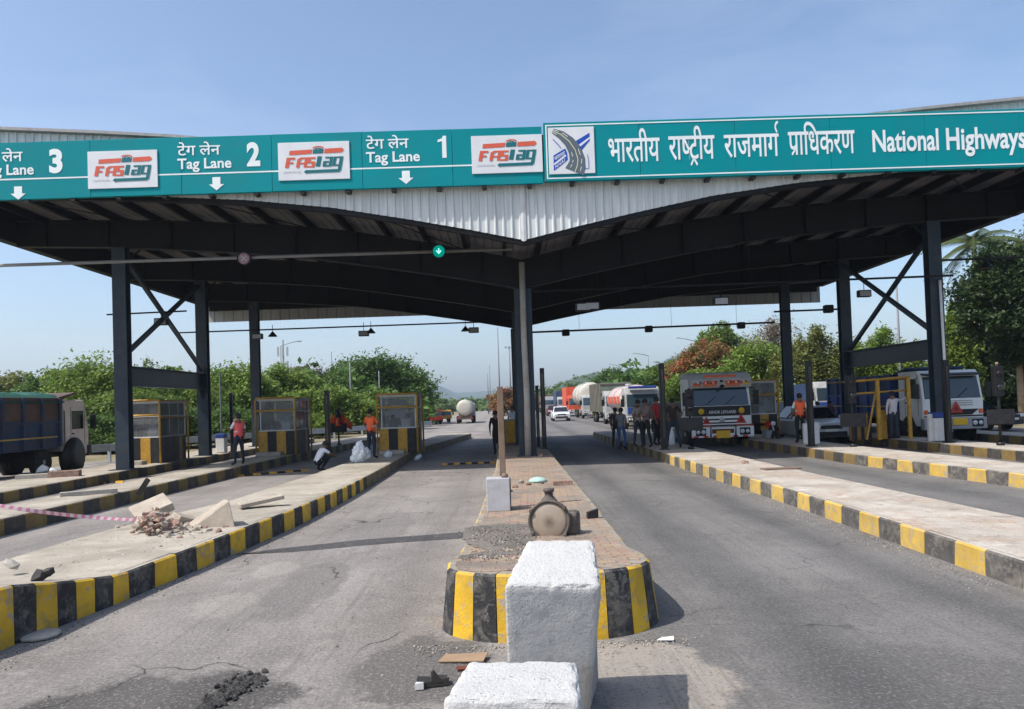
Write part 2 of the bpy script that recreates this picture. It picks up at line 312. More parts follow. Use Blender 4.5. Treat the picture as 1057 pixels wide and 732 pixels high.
# ------------------------------------------------------------------ mesh builder
class MB:
    def __init__(s): s.v = []; s.f = []; s.mi = []; s.ms = []; s.sm = []
    def mid(s, m):
        if m not in s.ms: s.ms.append(m)
        return s.ms.index(m)
    def add(s, vs, fs, m, smooth=False):
        o = len(s.v); s.v += [tuple(x) for x in vs]; i = s.mid(m)
        for f in fs: s.f.append([o+k for k in f]); s.mi.append(i); s.sm.append(smooth)
        return s
    def box(s, x0, x1, y0, y1, z0, z1, m):
        v = [(x0, y0, z0), (x1, y0, z0), (x1, y1, z0), (x0, y1, z0), (x0, y0, z1), (x1, y0, z1), (x1, y1, z1), (x0, y1, z1)]
        return s.add(v, [(0, 3, 2, 1), (4, 5, 6, 7), (0, 1, 5, 4), (1, 2, 6, 5), (2, 3, 7, 6), (3, 0, 4, 7)], m)
    def hexa(s, v, m): return s.add(v, [(0, 3, 2, 1), (4, 5, 6, 7), (0, 1, 5, 4), (1, 2, 6, 5), (2, 3, 7, 6), (3, 0, 4, 7)], m)
    def bar(s, a, b, w, h, m, up=(0, 0, 1)):
        a = Vector(a); b = Vector(b); d = (b-a).normalized(); u = Vector(up)
        if abs(d.dot(u)) > .98: u = Vector((0, 1, 0))
        x = d.cross(u).normalized()*w/2; z = x.cross(d).normalized()*h/2
        return s.hexa([a-x-z, a+x-z, b+x-z, b-x-z, a-x+z, a+x+z, b+x+z, b-x+z], m)
    def tube(s, pts, rad, m, n=8, cap=True):
        pts = [Vector(p) for p in pts]; rs = rad if isinstance(rad, (list, tuple)) else [rad]*len(pts)
        vs = []; fs = []; u = None
        for i, p in enumerate(pts):
            d = (pts[min(i+1, len(pts)-1)]-pts[max(i-1, 0)]).normalized()
            if u is None:
                u = Vector((0, 0, 1)) if abs(d.z) < .9 else Vector((1, 0, 0))
            u = (u-d*u.dot(d)).normalized(); w = d.cross(u)
            for k in range(n):
                a = 2*math.pi*k/n; vs.append(p+(u*math.cos(a)+w*math.sin(a))*rs[i])
        for i in range(len(pts)-1):
            for k in range(n):
                fs.append((i*n+k, i*n+(k+1) % n, (i+1)*n+(k+1) % n, (i+1)*n+k))
        s.add(vs, fs, m, True)
        if cap:
            o = len(s.v)-len(vs)
            for f in ([o+k for k in range(n)][::-1], [o+len(vs)-n+k for k in range(n)]):
                s.f.append(f); s.mi.append(s.mid(m)); s.sm.append(False)
        return s
    def lathe(s, prof, m, axis='z', n=20, c=(0, 0, 0)):
        vs = []; fs = []
        for r, h in prof:
            for k in range(n):
                a = 2*math.pi*k/n; x, y = r*math.cos(a), r*math.sin(a)
                vs.append({'z': (c[0]+x, c[1]+y, c[2]+h), 'y': (c[0]+x, c[1]+h, c[2]+y), 'x': (c[0]+h, c[1]+x, c[2]+y)}[axis])
        for i in range(len(prof)-1):
            for k in range(n): fs.append((i*n+k, i*n+(k+1) % n, (i+1)*n+(k+1) % n, (i+1)*n+k))
        fs.append(tuple(range(n))[::-1]); fs.append(tuple((len(prof)-1)*n+k for k in range(n)))
        return s.add(vs, fs, m, True)
    def prism(s, poly, lo, hi, m, axis='x'):
        """poly of 2-D points extruded along the axis from lo to hi"""
        n = len(poly)
        def q(a, b, h): return {'x': (h, a, b), 'y': (a, h, b), 'z': (a, b, h)}[axis]
        vs = [q(a, b, lo) for a, b in poly]+[q(a, b, hi) for a, b in poly]
        fs = [tuple(range(n))[::-1], tuple(range(n, 2*n))]+[(i, (i+1) % n, n+(i+1) % n, n+i) for i in range(n)]
        return s.add(vs, fs, m)
    def ell(s, c, r, m, nu=12, nv=8):
        vs = [(c[0], c[1], c[2]-r[2])]; fs = []
        for j in range(1, nv):
            t = math.pi*j/nv-math.pi/2
            for k in range(nu):
                a = 2*math.pi*k/nu
                vs.append((c[0]+r[0]*math.cos(t)*math.cos(a), c[1]+r[1]*math.cos(t)*math.sin(a), c[2]+r[2]*math.sin(t)))
        vs.append((c[0], c[1], c[2]+r[2])); L = len(vs)-1
        for k in range(nu):
            fs.append((0, 1+(k+1) % nu, 1+k)); fs.append((L, L-nu+k, L-nu+(k+1) % nu))
            for j in range(nv-2): fs.append((1+j*nu+k, 1+j*nu+(k+1) % nu, 1+(j+1)*nu+(k+1) % nu, 1+(j+1)*nu+k))
        return s.add(vs, fs, m, True)
    def rock(s, c, r, m, rg, sq=.25):
        b = bmesh.new(); bmesh.ops.create_icosphere(b, subdivisions=1, radius=1)
        vs = []
        ax = [r*rg.uniform(.6, 1.2), r*rg.uniform(.6, 1.2), r*rg.uniform(.45, .9)]
        rot = Matrix.Rotation(rg.uniform(0, 6), 3, 'Z') @ Matrix.Rotation(rg.uniform(-.6, .6), 3, 'X')
        for v in b.verts:
            k = 1+rg.uniform(-sq, sq); vs.append(Vector(c)+rot@Vector((v.co.x*ax[0]*k, v.co.y*ax[1]*k, v.co.z*ax[2]*k)))
        fs = [tuple(v.index for v in f.verts) for f in b.faces]; b.free()
        return s.add(vs, fs, m)
    def build(s, name, parent=None, bevel=0, seg=2, loc=None, rz=0):
        me = bpy.data.meshes.new(name); me.from_pydata(s.v, [], s.f)
        for m in s.ms: me.materials.append(m)
        me.polygons.foreach_set('material_index', s.mi); me.polygons.foreach_set('use_smooth', s.sm)
        me.validate(); me.update()
        o = bpy.data.objects.new(name, me); col.objects.link(o)
        if parent: o.parent = parent
        if loc is not None: o.location = loc
        if rz: o.rotation_euler[2] = rz
        if bevel:
            b = o.modifiers.new('bevel', 'BEVEL'); b.width = bevel; b.segments = seg; b.limit_method = 'ANGLE'; b.angle_limit = R(40)
        return o

def tag(o, label=None, cat=None, group=None, kind=None):
    if label: o['label'] = label
    if cat: o['category'] = cat
    if group: o['group'] = group
    if kind: o['kind'] = kind
    return o
def thing(name, label, cat, loc=(0, 0, 0), rz=0, group=None):
    o = bpy.data.objects.new(name, None); col.objects.link(o); o.empty_display_size = .3
    o.location = loc; o.rotation_euler = (0, 0, rz)
    return tag(o, label, cat, group)
def structure(o): o['kind'] = 'structure'; return o
KIDS = {}
def copy_tree(o, parent=None):
    c = o.copy(); col.objects.link(c); c.parent = parent
    for ch in list(o.children): copy_tree(ch, c)
    return c
# ------------------------------------------------------------------ lettering (made first, while the scene is still light)
def text_mesh(body, offset=0.0):
    c = bpy.data.curves.new('lettering', 'FONT'); c.body = body; c.offset = offset; c.resolution_u = 4
    o = bpy.data.objects.new('lettering', c); col.objects.link(o)
    dg = bpy.context.evaluated_depsgraph_get(); dg.update()
    me = bpy.data.meshes.new_from_object(o.evaluated_get(dg))
    bpy.data.objects.remove(o); bpy.data.curves.remove(c)
    return me
def ribbon(pts, w, closed=False):
    """mitred 2-D ribbon as a list of quads"""
    P = [Vector((p[0], p[1])) for p in pts]; n = len(P); L = []; Rr = []
    for i in range(n):
        a = P[i-1] if (i > 0 or closed) else None; b = P[(i+1) % n] if (i < n-1 or closed) else None
        d1 = (P[i]-a).normalized() if a is not None else None; d2 = (b-P[i]).normalized() if b is not None else None
        d1 = d1 or d2; d2 = d2 or d1
        t = (d1+d2); t = t.normalized() if t.length > 1e-6 else d1
        nn = Vector((-t.y, t.x)); k = w/2/max(.45, nn.dot(Vector((-d1.y, d1.x))))
        L.append(P[i]+nn*k); Rr.append(P[i]-nn*k)
    return [[Rr[i], Rr[(i+1) % n], L[(i+1) % n], L[i]] for i in range(n if closed else n-1)]
class Flat:
    """flat shapes in a sign's own plane (u along X, v along Z), a few millimetres thick"""
    def __init__(s): s.v = []; s.f = []; s.mi = []; s.ms = []
    def poly(s, pts, m):
        o = len(s.v); s.v += [(p[0], p[1]) for p in pts]
        if m not in s.ms: s.ms.append(m)
        s.f.append(list(range(o, o+len(pts)))); s.mi.append(s.ms.index(m)); return s
    def stroke(s, pts, w, m, closed=False):
        for q in ribbon(pts, w, closed): s.poly(q, m)
        return s
    def text(s, body, m, x0, z0, w=None, h=None, offset=0, me=None):
        """capital/stem height h above the baseline z0, width fitted to w"""
        me = me or text_mesh(body, offset)
        xs = [v.co.x for v in me.vertices]; a, b = min(xs), max(xs)
        sy = h/.70 if h else 1; sx = (w/(b-a)) if w else sy
        o = len(s.v); s.v += [(x0+(v.co.x-a)*sx, z0+v.co.y*sy) for v in me.vertices]
        if m not in s.ms: s.ms.append(m)
        for p in me.polygons: s.f.append([o+k for k in p.vertices]); s.mi.append(s.ms.index(m))
        return s
    def map(s, fn): s.v = [fn(u, v) for u, v in s.v]; return s
    def build(s, name, parent, y):
        root = list(range(len(s.v)))                    # every separate stroke lies a hair in front of the last
        def find(i):
            while root[i] != i: root[i] = root[root[i]]; i = root[i]
            return i
        for q in s.f:
            for k in q[1:]: root[find(k)] = find(q[0])
        ids = {}; off = [ids.setdefault(find(i), len(ids)) for i in range(len(s.v))]
        me = bpy.data.meshes.new(name); me.from_pydata([(u, y-.0009*(off[i] % 7), v) for i, (u, v) in enumerate(s.v)], [], s.f)
        for m in s.ms: me.materials.append(m)
        me.polygons.foreach_set('material_index', s.mi); me.update()
        o = bpy.data.objects.new(name, me); col.objects.link(o); o.parent = parent
        return o
def arc(cx, cy, r, a0, a1, n=10): return [(cx+r*math.cos(R(a0+(a1-a0)*i/n)), cy+r*math.sin(R(a0+(a1-a0)*i/n))) for i in range(n+1)]

YS = 21.2                                             # front of the sign boards
def SX(px, py): p = D(px, py, YS); return p.x, p.z
lane_sign = thing('lane_sign', 'long green lane sign with lane numbers 3, 2 and 1 on the canopy', 'sign', (-7.6, YS, 8.1))
auth_sign = thing('highway_sign', 'green sign with white border, road emblem and National Highways lettering on the canopy', 'sign', (9.3, YS, 8.1))
def sub(o):                                            # parent without moving
    return o
def keep(o, p):
    o.parent = p; o.matrix_parent_inverse = Matrix.Translation(-p.location); return o

def board(x0, x1, z0, z1, y0, y1, parent):             # riveted from separate sheets with open joints
    n = round((x1-x0)/2.5)
    for k in range(n):
        a, b = x0+(x1-x0)*k/n+.004, x0+(x1-x0)*(k+1)/n-.004; j = rnd.uniform(-.004, .004)
        keep(MB().box(a, b, y0+abs(j), y1, z0+j, z1+j, teal).build('board', None, .008), parent)
board(-16.3, 1.29, 8.10, 9.70, YS, YS+.12, lane_sign)
board(1.33, 17.4, 8.13, 9.775, YS-.05, YS+.12, auth_sign)
yl, yr = YS-.006, YS-.056
# --- lane sign lettering
def deva_lane(px0, px1, ytop, ybot, yb2, s):
    pass
for num, dx, dy in (('3', -204, 6.9), ('2', 0, 0), ('1', 194.5, -6.8)):
    f = Flat()
    x0, z0 = SX(183.5+dx, 161.2+dy-.5); x1, _ = SX(227.5+dx, 160+dy)
    f.text('टेग लेन', sign_white, x0, z0, x1-x0, .285, .012)
    keep(f.build('lettering', None, yl), lane_sign)
    f = Flat(); x0, z0 = SX(183.5+dx, 174.6+dy); x1, _ = SX(239+dx, 172+dy)
    f.text('Tag Lane', sign_white, x0, z0, x1-x0, .285, .022)
    keep(f.build('lettering', None, yl), lane_sign)
    f = Flat(); x0, z0 = SX(255+dx, 170.6+dy)
    if num == '1':
        x0, z0 = SX(453, 163.2)
        f.poly([(x0+.10, z0), (x0+.22, z0), (x0+.22, z0+.62), (x0+.13, z0+.62), (x0+.10, z0+.55)], sign_white)
        f.poly([(x0-.02, z0+.44), (x0+.10, z0+.47), (x0+.10, z0+.55), (x0-.02, z0+.51)], sign_white)
    else:
        f.text(num, sign_white, x0, z0, .37, .61, .045)
    keep(f.build('lane_number', None, yl), lane_sign)
    ax, az = SX({'3': 19, '2': 223.7, '1': 419.3}[num], {'3': 206.2, '2': 196.6, '1': 190}[num])
    f = Flat(); f.poly([(ax-.11, az+.37), (ax-.11, az+.17), (ax-.21, az+.17), (ax, az), (ax+.21, az+.17), (ax+.11, az+.17), (ax+.11, az+.37)], sign_white)
    keep(f.build('arrow', None, yl), lane_sign)
f = Flat(); z_line = SX(225, 178.7)[1]
f.poly([(-16.2, z_line-.02), (1.2, z_line-.02), (1.2, z_line+.02), (-16.2, z_line+.02)], sign_white)
keep(f.build('divider_line', None, yl+.003), lane_sign)

def tag_logo(pxl, pyb, pxr, pyt, tilt):
    """white panel with the orange and teal lane-tag wordmark between two arrows; unit coordinates 0..1"""
    x0, z0 = SX(pxl, pyb); x1, _ = SX(pxr, pyb); _, z1 = SX(pxl, pyt)
    w, h = x1-x0, z1-z0
    mb = MB().box(x0, x1, YS-.03, YS-.008, z0, z1, panel_white)
    pan = keep(mb.build('logo_panel', None, .006), lane_sign)
    f = Flat()
    sh = .10                                            # italic slant
    def L(pts, k, th=.055, closed=False): f.stroke([(u+(v-.35)*sh, .335+(v-.335)*.90 if v > .3 else v) for u, v in pts], th*.88, k, closed)
    f.poly([(.155, .665), (.47, .685), (.485, .80), (.165, .78)], logo_orange)
    f.poly([(.485, .686), (.63, .692), (.64, .805), (.495, .80)], logo_teal)
    f.poly([(.645, .693), (.89, .70), (.925, .765), (.90, .825), (.655, .808)], logo_orange)
    for k in range(3):
        f.v  # chevrons on the arrow
    f.stroke(arc(.565, .80, .075, 20, 160), .028, logo_orange); f.stroke(arc(.565, .79, .038, 20, 160), .024, logo_teal)
    L([(.12, .33), (.12, .60), (.215, .60)], logo_orange, .06); L([(.12, .47), (.20, .47)], logo_orange, .05)
    L([(.27, .33), (.27, .56), (.30, .60), (.375, .60), (.375, .33)], logo_orange, .05); L([(.29, .45), (.36, .45)], logo_orange, .045)
    L([(.50, .60), (.415, .60), (.415, .475), (.485, .475), (.485, .345), (.40, .345)], logo_orange, .05)
    L([(.555, .345), (.555, .645)], logo_teal, .07)
    L([(.635, .60), (.725, .60), (.725, .36), (.64, .36), (.64, .475), (.70, .475)], logo_teal, .05)
    L([(.86, .60), (.775, .60), (.775, .37), (.84, .37)], logo_teal, .05); L([(.865, .625), (.865, .215)], logo_teal, .055)
    f.poly([(.40, .175), (.855, .185), (.86, .265), (.40, .255), (.40, .275), (.355, .212), (.40, .15)], logo_teal)
    for k in range(9): f.poly([(.07+k*.029, .20), (.087+k*.029, .20), (.087+k*.029, .225+.012*(k % 2)), (.07+k*.029, .225+.012*(k % 2))], logo_grey)
    f.map(lambda u, v: (x0+u*w, z0+v*h))
    o = f.build('logo_mark', None, YS-.036); keep(o, lane_sign); o.parent = pan; o.matrix_parent_inverse = pan.matrix_parent_inverse.copy()
    o.matrix_parent_inverse = (Matrix.Translation(lane_sign.location) @ pan.matrix_parent_inverse).inverted() if False else Matrix.Identity(4)
    return pan
for a in ((91.5, 195.5, 163.5, 157), (288, 187, 361.7, 148), (487.5, 180, 560.6, 141)): tag_logo(*a, 0)

# --- authority sign
f = Flat(); bx0, bx1, bz0, bz1 = 1.39, 17.3, 8.19, 9.71
for q in (((bx0, bz0), (bx1, bz0), (bx1, bz0+.035), (bx0, bz0+.035)), ((bx0, bz1-.035), (bx1, bz1-.035), (bx1, bz1), (bx0, bz1)),
          ((bx0, bz0+.035), (bx0+.035, bz0+.035), (bx0+.035, bz1-.035), (bx0, bz1-.035)), ((bx1-.035, bz0+.035), (bx1, bz0+.035), (bx1, bz1-.035), (bx1-.035, bz1-.035))):
    f.poly(q, sign_white)
keep(f.build('border', None, yr), auth_sign)
x0, z0 = SX(567, 181); x1, _ = SX(614.3, 180); _, z1 = SX(566, 133)
pan = keep(MB().box(x0, x1, YS-.08, YS-.058, z0, z1, panel_white).build('logo_panel', None, .006), auth_sign)
f = Flat()
C1 = [(.11, .05), (.18, .36), (.34, .60), (.55, .75), (.86, .83)]
f.poly([(.10, .40), (.36, .545), (.40, .455), (.41, .30), (.33, .235), (.10, .07)], logo_blue)
f.poly([(.10, .225), (.36, .415), (.385, .385), (.12, .195)], panel_white)
f.poly([(.60, .70), (.90, .865), (.90, .70), (.72, .50)], logo_blue)
f.poly([(.66, .615), (.90, .775), (.90, .735), (.70, .58)], panel_white)
def curve_pts(off):
    c = [(.10, .93), (.28, .84), (.45, .69), (.57, .50), (.62, .30), (.60, .17), (.545, .04)]
    out = []
    for i, (u, v) in enumerate(c):
        a = Vector(c[max(i-1, 0)]); b = Vector(c[min(i+1, len(c)-1)]); t = (b-a).normalized(); wd = .05+.165*(i/(len(c)-1))**.8
        out.append((u-t.y*off*wd, v+t.x*off*wd))
    return out
Lf, Rg = curve_pts(-1), curve_pts(1)
for i in range(len(Lf)-1): f.poly([Lf[i], Lf[i+1], Rg[i+1], Rg[i]], road_grey)
m0 = Flat()
m0.stroke(curve_pts(.06), .018, road_line)
for o_ in (-.55, .55):
    q = curve_pts(o_)
    for i in range(len(q)-1):
        a, b = Vector(q[i]), Vector(q[i+1]); m0.stroke([a, a.lerp(b, .6)], .014, panel_white)
m0.stroke([(.10, .75), (.22, .62), (.27, .55)], .014, logo_blue); m0.stroke([(.84, .40), (.86, .22), (.86, .10), (.78, .10), (.78, .2)], .012, logo_blue)
t1 = Flat(); t1.text('N.H.A.I', panel_white, 0, 0, .21, .075, .02); t1.map(lambda u, v: (.135+u, .115+v+u*.72)); 
t2 = Flat(); t2.text('भाराराप्रा'.replace('्', ''), panel_white, 0, 0, .23, .085, .015); t2.map(lambda u, v: (.12+u, .285+v+u*.56))
for ff, yy in ((f, YS-.084), (m0, YS-.088), (t1, YS-.087), (t2, YS-.087)):
    ff.map(lambda u, v: (x0+u*(x1-x0), z0+v*(z1-z0)))
    o = ff.build('logo_mark', None, yy); o.parent = pan; o.matrix_parent_inverse = Matrix.Identity(4)
for o in pan.children: pass

def fit(px0, px1, py_head0, py_base0, body, edit=None, offset=.012, extra=None):
    xa, zh = SX(px0, py_head0); xb, _ = SX(px1, py_head0); _, zb = SX(px0, py_base0)
    me = text_mesh(body, offset)
    if edit: edit(me)
    xs = [v.co.x for v in me.vertices]; a, b = min(xs), max(xs)
    sx = (xb-xa)/(b-a); sy = (zh-zb)/.63
    f = Flat(); f.text('', sign_white, 0, 0, me=me, w=None)
    f.map(lambda u, v: (u, v))
    if extra: extra(f, a)
    f.map(lambda u, v: (xa+u*sx, zb+v*sy))
    keep(f.build('lettering', None, yr), auth_sign)
def cut_stem(me):                                      # half form of the sibilant: its right-hand stem goes, the rest closes up
    w0 = max(v.co.x for v in text_mesh('राष', .012).vertices)
    a, b = w0-.20, w0-.035
    bm = bmesh.new(); bm.from_mesh(me)
    for x in (a, b): bmesh.ops.bisect_plane(bm, geom=bm.verts[:]+bm.edges[:]+bm.faces[:], plane_co=(x, 0, 0), plane_no=(1, 0, 0))
    kill = [q for q in bm.faces if a < q.calc_center_median().x < b]
    bmesh.ops.delete(bm, geom=kill, context='FACES')
    for v in bm.verts:
        if v.co.x > (a+b)/2: v.co.x -= b-a
    bm.to_mesh(me); bm.free(); me['cut'] = a
def rakar(f, a):
    w0 = max(v.co.x for v in text_mesh('राष', .012).vertices)-.20-a
    f.stroke([(w0-.06, .30), (w0+.12, .27)], .07, sign_white)
    f.stroke([(w0+.08, -.17), (w0+.24, .01)], .075, sign_white); f.stroke([(w0+.26, .0), (w0+.42, -.17)], .075, sign_white)
def reph(f, a):
    w0 = max(v.co.x for v in text_mesh('राजमाग', .012).vertices)-a
    f.stroke([(w0-.085, .66), (w0-.16, .78), (w0-.155, .87), (w0-.09, .945), (w0-.01, .955)], .075, sign_white)
def pra(f, a):
    w0 = max(v.co.x for v in text_mesh('प', .012).vertices)-a
    f.stroke([(w0-.15, .21), (w0-.42, -.0)], .078, sign_white)
fit(627.3, 680.3, 144.5, 168, 'भारतीय')
fit(689.3, 736.8, 141.8, 165.5, 'राषटीय', cut_stem, extra=rakar)
fit(746.3, 803, 140.3, 163, 'राजमाग', extra=reph)
fit(812.3, 881, 137.3, 160.5, 'पािधकरण'.replace('पािध', 'पािध'), extra=pra)
f = Flat(); xa, za = SX(900, 157.2); xb, _ = SX(968.2, 155); f.text('National', sign_white, xa, za, xb-xa, .60, .022); keep(f.build('lettering', None, yr), auth_sign)
f = Flat(); xa, za = SX(976, 155); xb, _ = SX(1058, 152); f.text('Highways', sign_white, xa, za, xb-xa, .60, .024); keep(f.build('lettering', None, yr), auth_sign)
for k in range(14):
    x = -15.6+k*1.27
    if x < 1.2: keep(MB().box(x-.06, x+.06, YS+.02, YS+.29, 8.02, 8.095, black_metal).build('bracket'), lane_sign)
for k in range(12):
    x = 2.1+k*1.27
    keep(MB().box(x-.06, x+.06, YS+.0, YS+.29, 8.05, 8.125, black_metal).build('bracket'), auth_sign)
# ------------------------------------------------------------------ people (one continuous skinned body each; hair and vest are parts)
STAND = dict(pel=(0, 0, .93), spi=(0, .0, 1.10), che=(0, .0, 1.29), nec=(0, .005, 1.43), hb=(0, -.012, 1.50), hm=(0, -.02, 1.585), ht=(0, -.015, 1.665),
    sL=(.165, 0, 1.385), eL=(.215, .02, 1.12), wL=(.225, -.04, .885), sR=(-.165, 0, 1.385), eR=(-.215, .02, 1.12), wR=(-.225, -.04, .885),
    hL=(.09, 0, .88), kL=(.10, -.015, .48), aL=(.105, .03, .085), tL=(.125, -.13, .04), hR=(-.09, 0, .88), kR=(-.10, -.015, .48), aR=(-.105, .03, .085), tR=(-.125, -.13, .04))
RAD = dict(pel=(.145, .105), spi=(.13, .095), che=(.155, .105), nec=(.062, .06), hb=(.06, .065), hm=(.078, .092), ht=(.058, .066),
    s=(.066, .066), e=(.044, .044), w=(.029, .026), h=(.092, .092), k=(.060, .060), a=(.043, .045), t=(.042, .034))
EDG = [('pel', 'spi'), ('spi', 'che'), ('che', 'nec'), ('nec', 'hb'), ('hb', 'hm'), ('hm', 'ht'), ('che', 'sL'), ('sL', 'eL'), ('eL', 'wL'), ('che', 'sR'), ('sR', 'eR'), ('eR', 'wR'),
    ('pel', 'hL'), ('hL', 'kL'), ('kL', 'aL'), ('aL', 'tL'), ('pel', 'hR'), ('hR', 'kR'), ('kR', 'aR'), ('aR', 'tR')]
PI = math.pi
PEOPLE = []
sq = dict(pel=(0, .06, .30), spi=(0, -.02, .46), che=(0, -.13, .62), nec=(0, -.20, .74), hb=(0, -.235, .79), hm=(0, -.28, .855), ht=(0, -.31, .93),
    sL=(.165, -.16, .70), eL=(.23, -.36, .55), wL=(.12, -.52, .48), sR=(-.165, -.16, .70), eR=(-.23, -.36, .55), wR=(-.12, -.52, .48),
    hL=(.10, .04, .28), kL=(.19, -.34, .50), aL=(.15, -.04, .085), tL=(.19, -.20, .04), hR=(-.10, .04, .28), kR=(-.19, -.34, .50), aR=(-.15, -.04, .085), tR=(-.19, -.20, .04))
def person(label, loc, rz, shirt, trousers, pose=None, sleeves='short', vest=None, hair=hair_m, h=1.68, group=None, shoes=None, cap=None):
    J = dict(STAND); J.update(pose or {}); J = {k: Vector(v) for k, v in J.items()}
    if pose is not sq:                                   # everyone stands a little differently
        g = random.Random(len(PEOPLE)*17+3); lx = g.uniform(-.03, .03); hx, hy = g.uniform(-.02, .02), g.uniform(-.03, .01)
        for q in ('spi', 'che', 'nec', 'hb', 'hm', 'ht', 'sL', 'sR', 'eL', 'eR', 'wL', 'wR'): J[q].x += lx*(J[q].z-.93)*1.6
        for q, f_ in (('hb', .4), ('hm', .8), ('ht', 1)): J[q] += Vector((hx*f_, hy*f_, 0))
        dz = g.uniform(-.018, .018); J['sL'].z += dz; J['sR'].z -= dz
        for q in ('eL', 'wL', 'eR', 'wR'): J[q] += Vector((g.uniform(-.02, .02), g.uniform(-.06, .02), 0))
        st = g.uniform(0, .05)
        for q, s_ in (('kL', 1), ('aL', 1.6), ('tL', 1.6), ('kR', -1), ('aR', -1.6), ('tR', -1.6)): J[q].x += s_*st; J[q].y += s_*g.uniform(-.02, .03)
    names = list(J); V = [J[n] for n in names]; E_ = [(names.index(a), names.index(b)) for a, b in EDG]
    rad = [RAD[n] if n in RAD else RAD[n[0]] for n in names]; root = [names.index('pel')]
    bones = [(a, b) for a, b in EDG]
    # hands: a palm and five separate fingers, slightly curled along the forearm's line
    for s in 'LR':
        w_, e_ = J['w'+s], J['e'+s]; d = (w_-e_).normalized(); side = Vector((1 if s == 'L' else -1, 0, 0))
        fwd = Vector((0, -1, 0)); fwd = (fwd-d*fwd.dot(d)); fwd = fwd.normalized() if fwd.length > .2 else Vector((0, 0, 1))
        nrm_ = d.cross(fwd).normalized(); nrm_ = nrm_ if nrm_.dot(side) < 0 else -nrm_          # towards the thigh
        i0 = len(V); V.append(w_+d*.085); rad.append((.036, .024)); E_.append((names.index('w'+s), i0)); names.append('pa'+s); bones.append(('w'+s, 'pa'+s)); J['pa'+s] = V[-1]
        for k in range(4):
            b = w_+d*.075+fwd*(.030-.020*k); ln = (.072, .082, .076, .06)[k]; a0 = len(V)
            V += [b, b+d*ln*.55+nrm_*.008, b+d*ln+nrm_*.03]; rad += [(.0105, .0105), (.0095, .0095), (.007, .007)]; E_ += [(a0, a0+1), (a0+1, a0+2)]; root.append(a0); names += ['f']*3
        b = w_+d*.03+fwd*.028; a0 = len(V); V += [b, b+d*.035+fwd*.022, b+d*.066+fwd*.024+nrm_*.012]; rad += [(.012, .012), (.0105, .0105), (.008, .008)]; E_ += [(a0, a0+1), (a0+1, a0+2)]; root.append(a0); names += ['f']*3
    me = bpy.data.meshes.new('person'); me.from_pydata([tuple(v) for v in V], E_, [])
    o = bpy.data.objects.new('person', me); col.objects.link(o)
    o.modifiers.new('skin', 'SKIN').use_smooth_shade = True; o.modifiers.new('sub', 'SUBSURF').levels = 1
    sk = me.skin_vertices[0].data
    for i, r_ in enumerate(rad): sk[i].radius = r_
    for i in root: sk[i].use_root = True
    PEOPLE.append((o, J, bones, dict(shirt=shirt, trousers=trousers, sleeves=sleeves, vest=vest, hair=hair, shoes=shoes or black_metal, cap=cap, sc=h/1.70)))
    tag(o, label, 'person', group); o.location = loc; o.rotation_euler = (0, 0, rz)
    return o
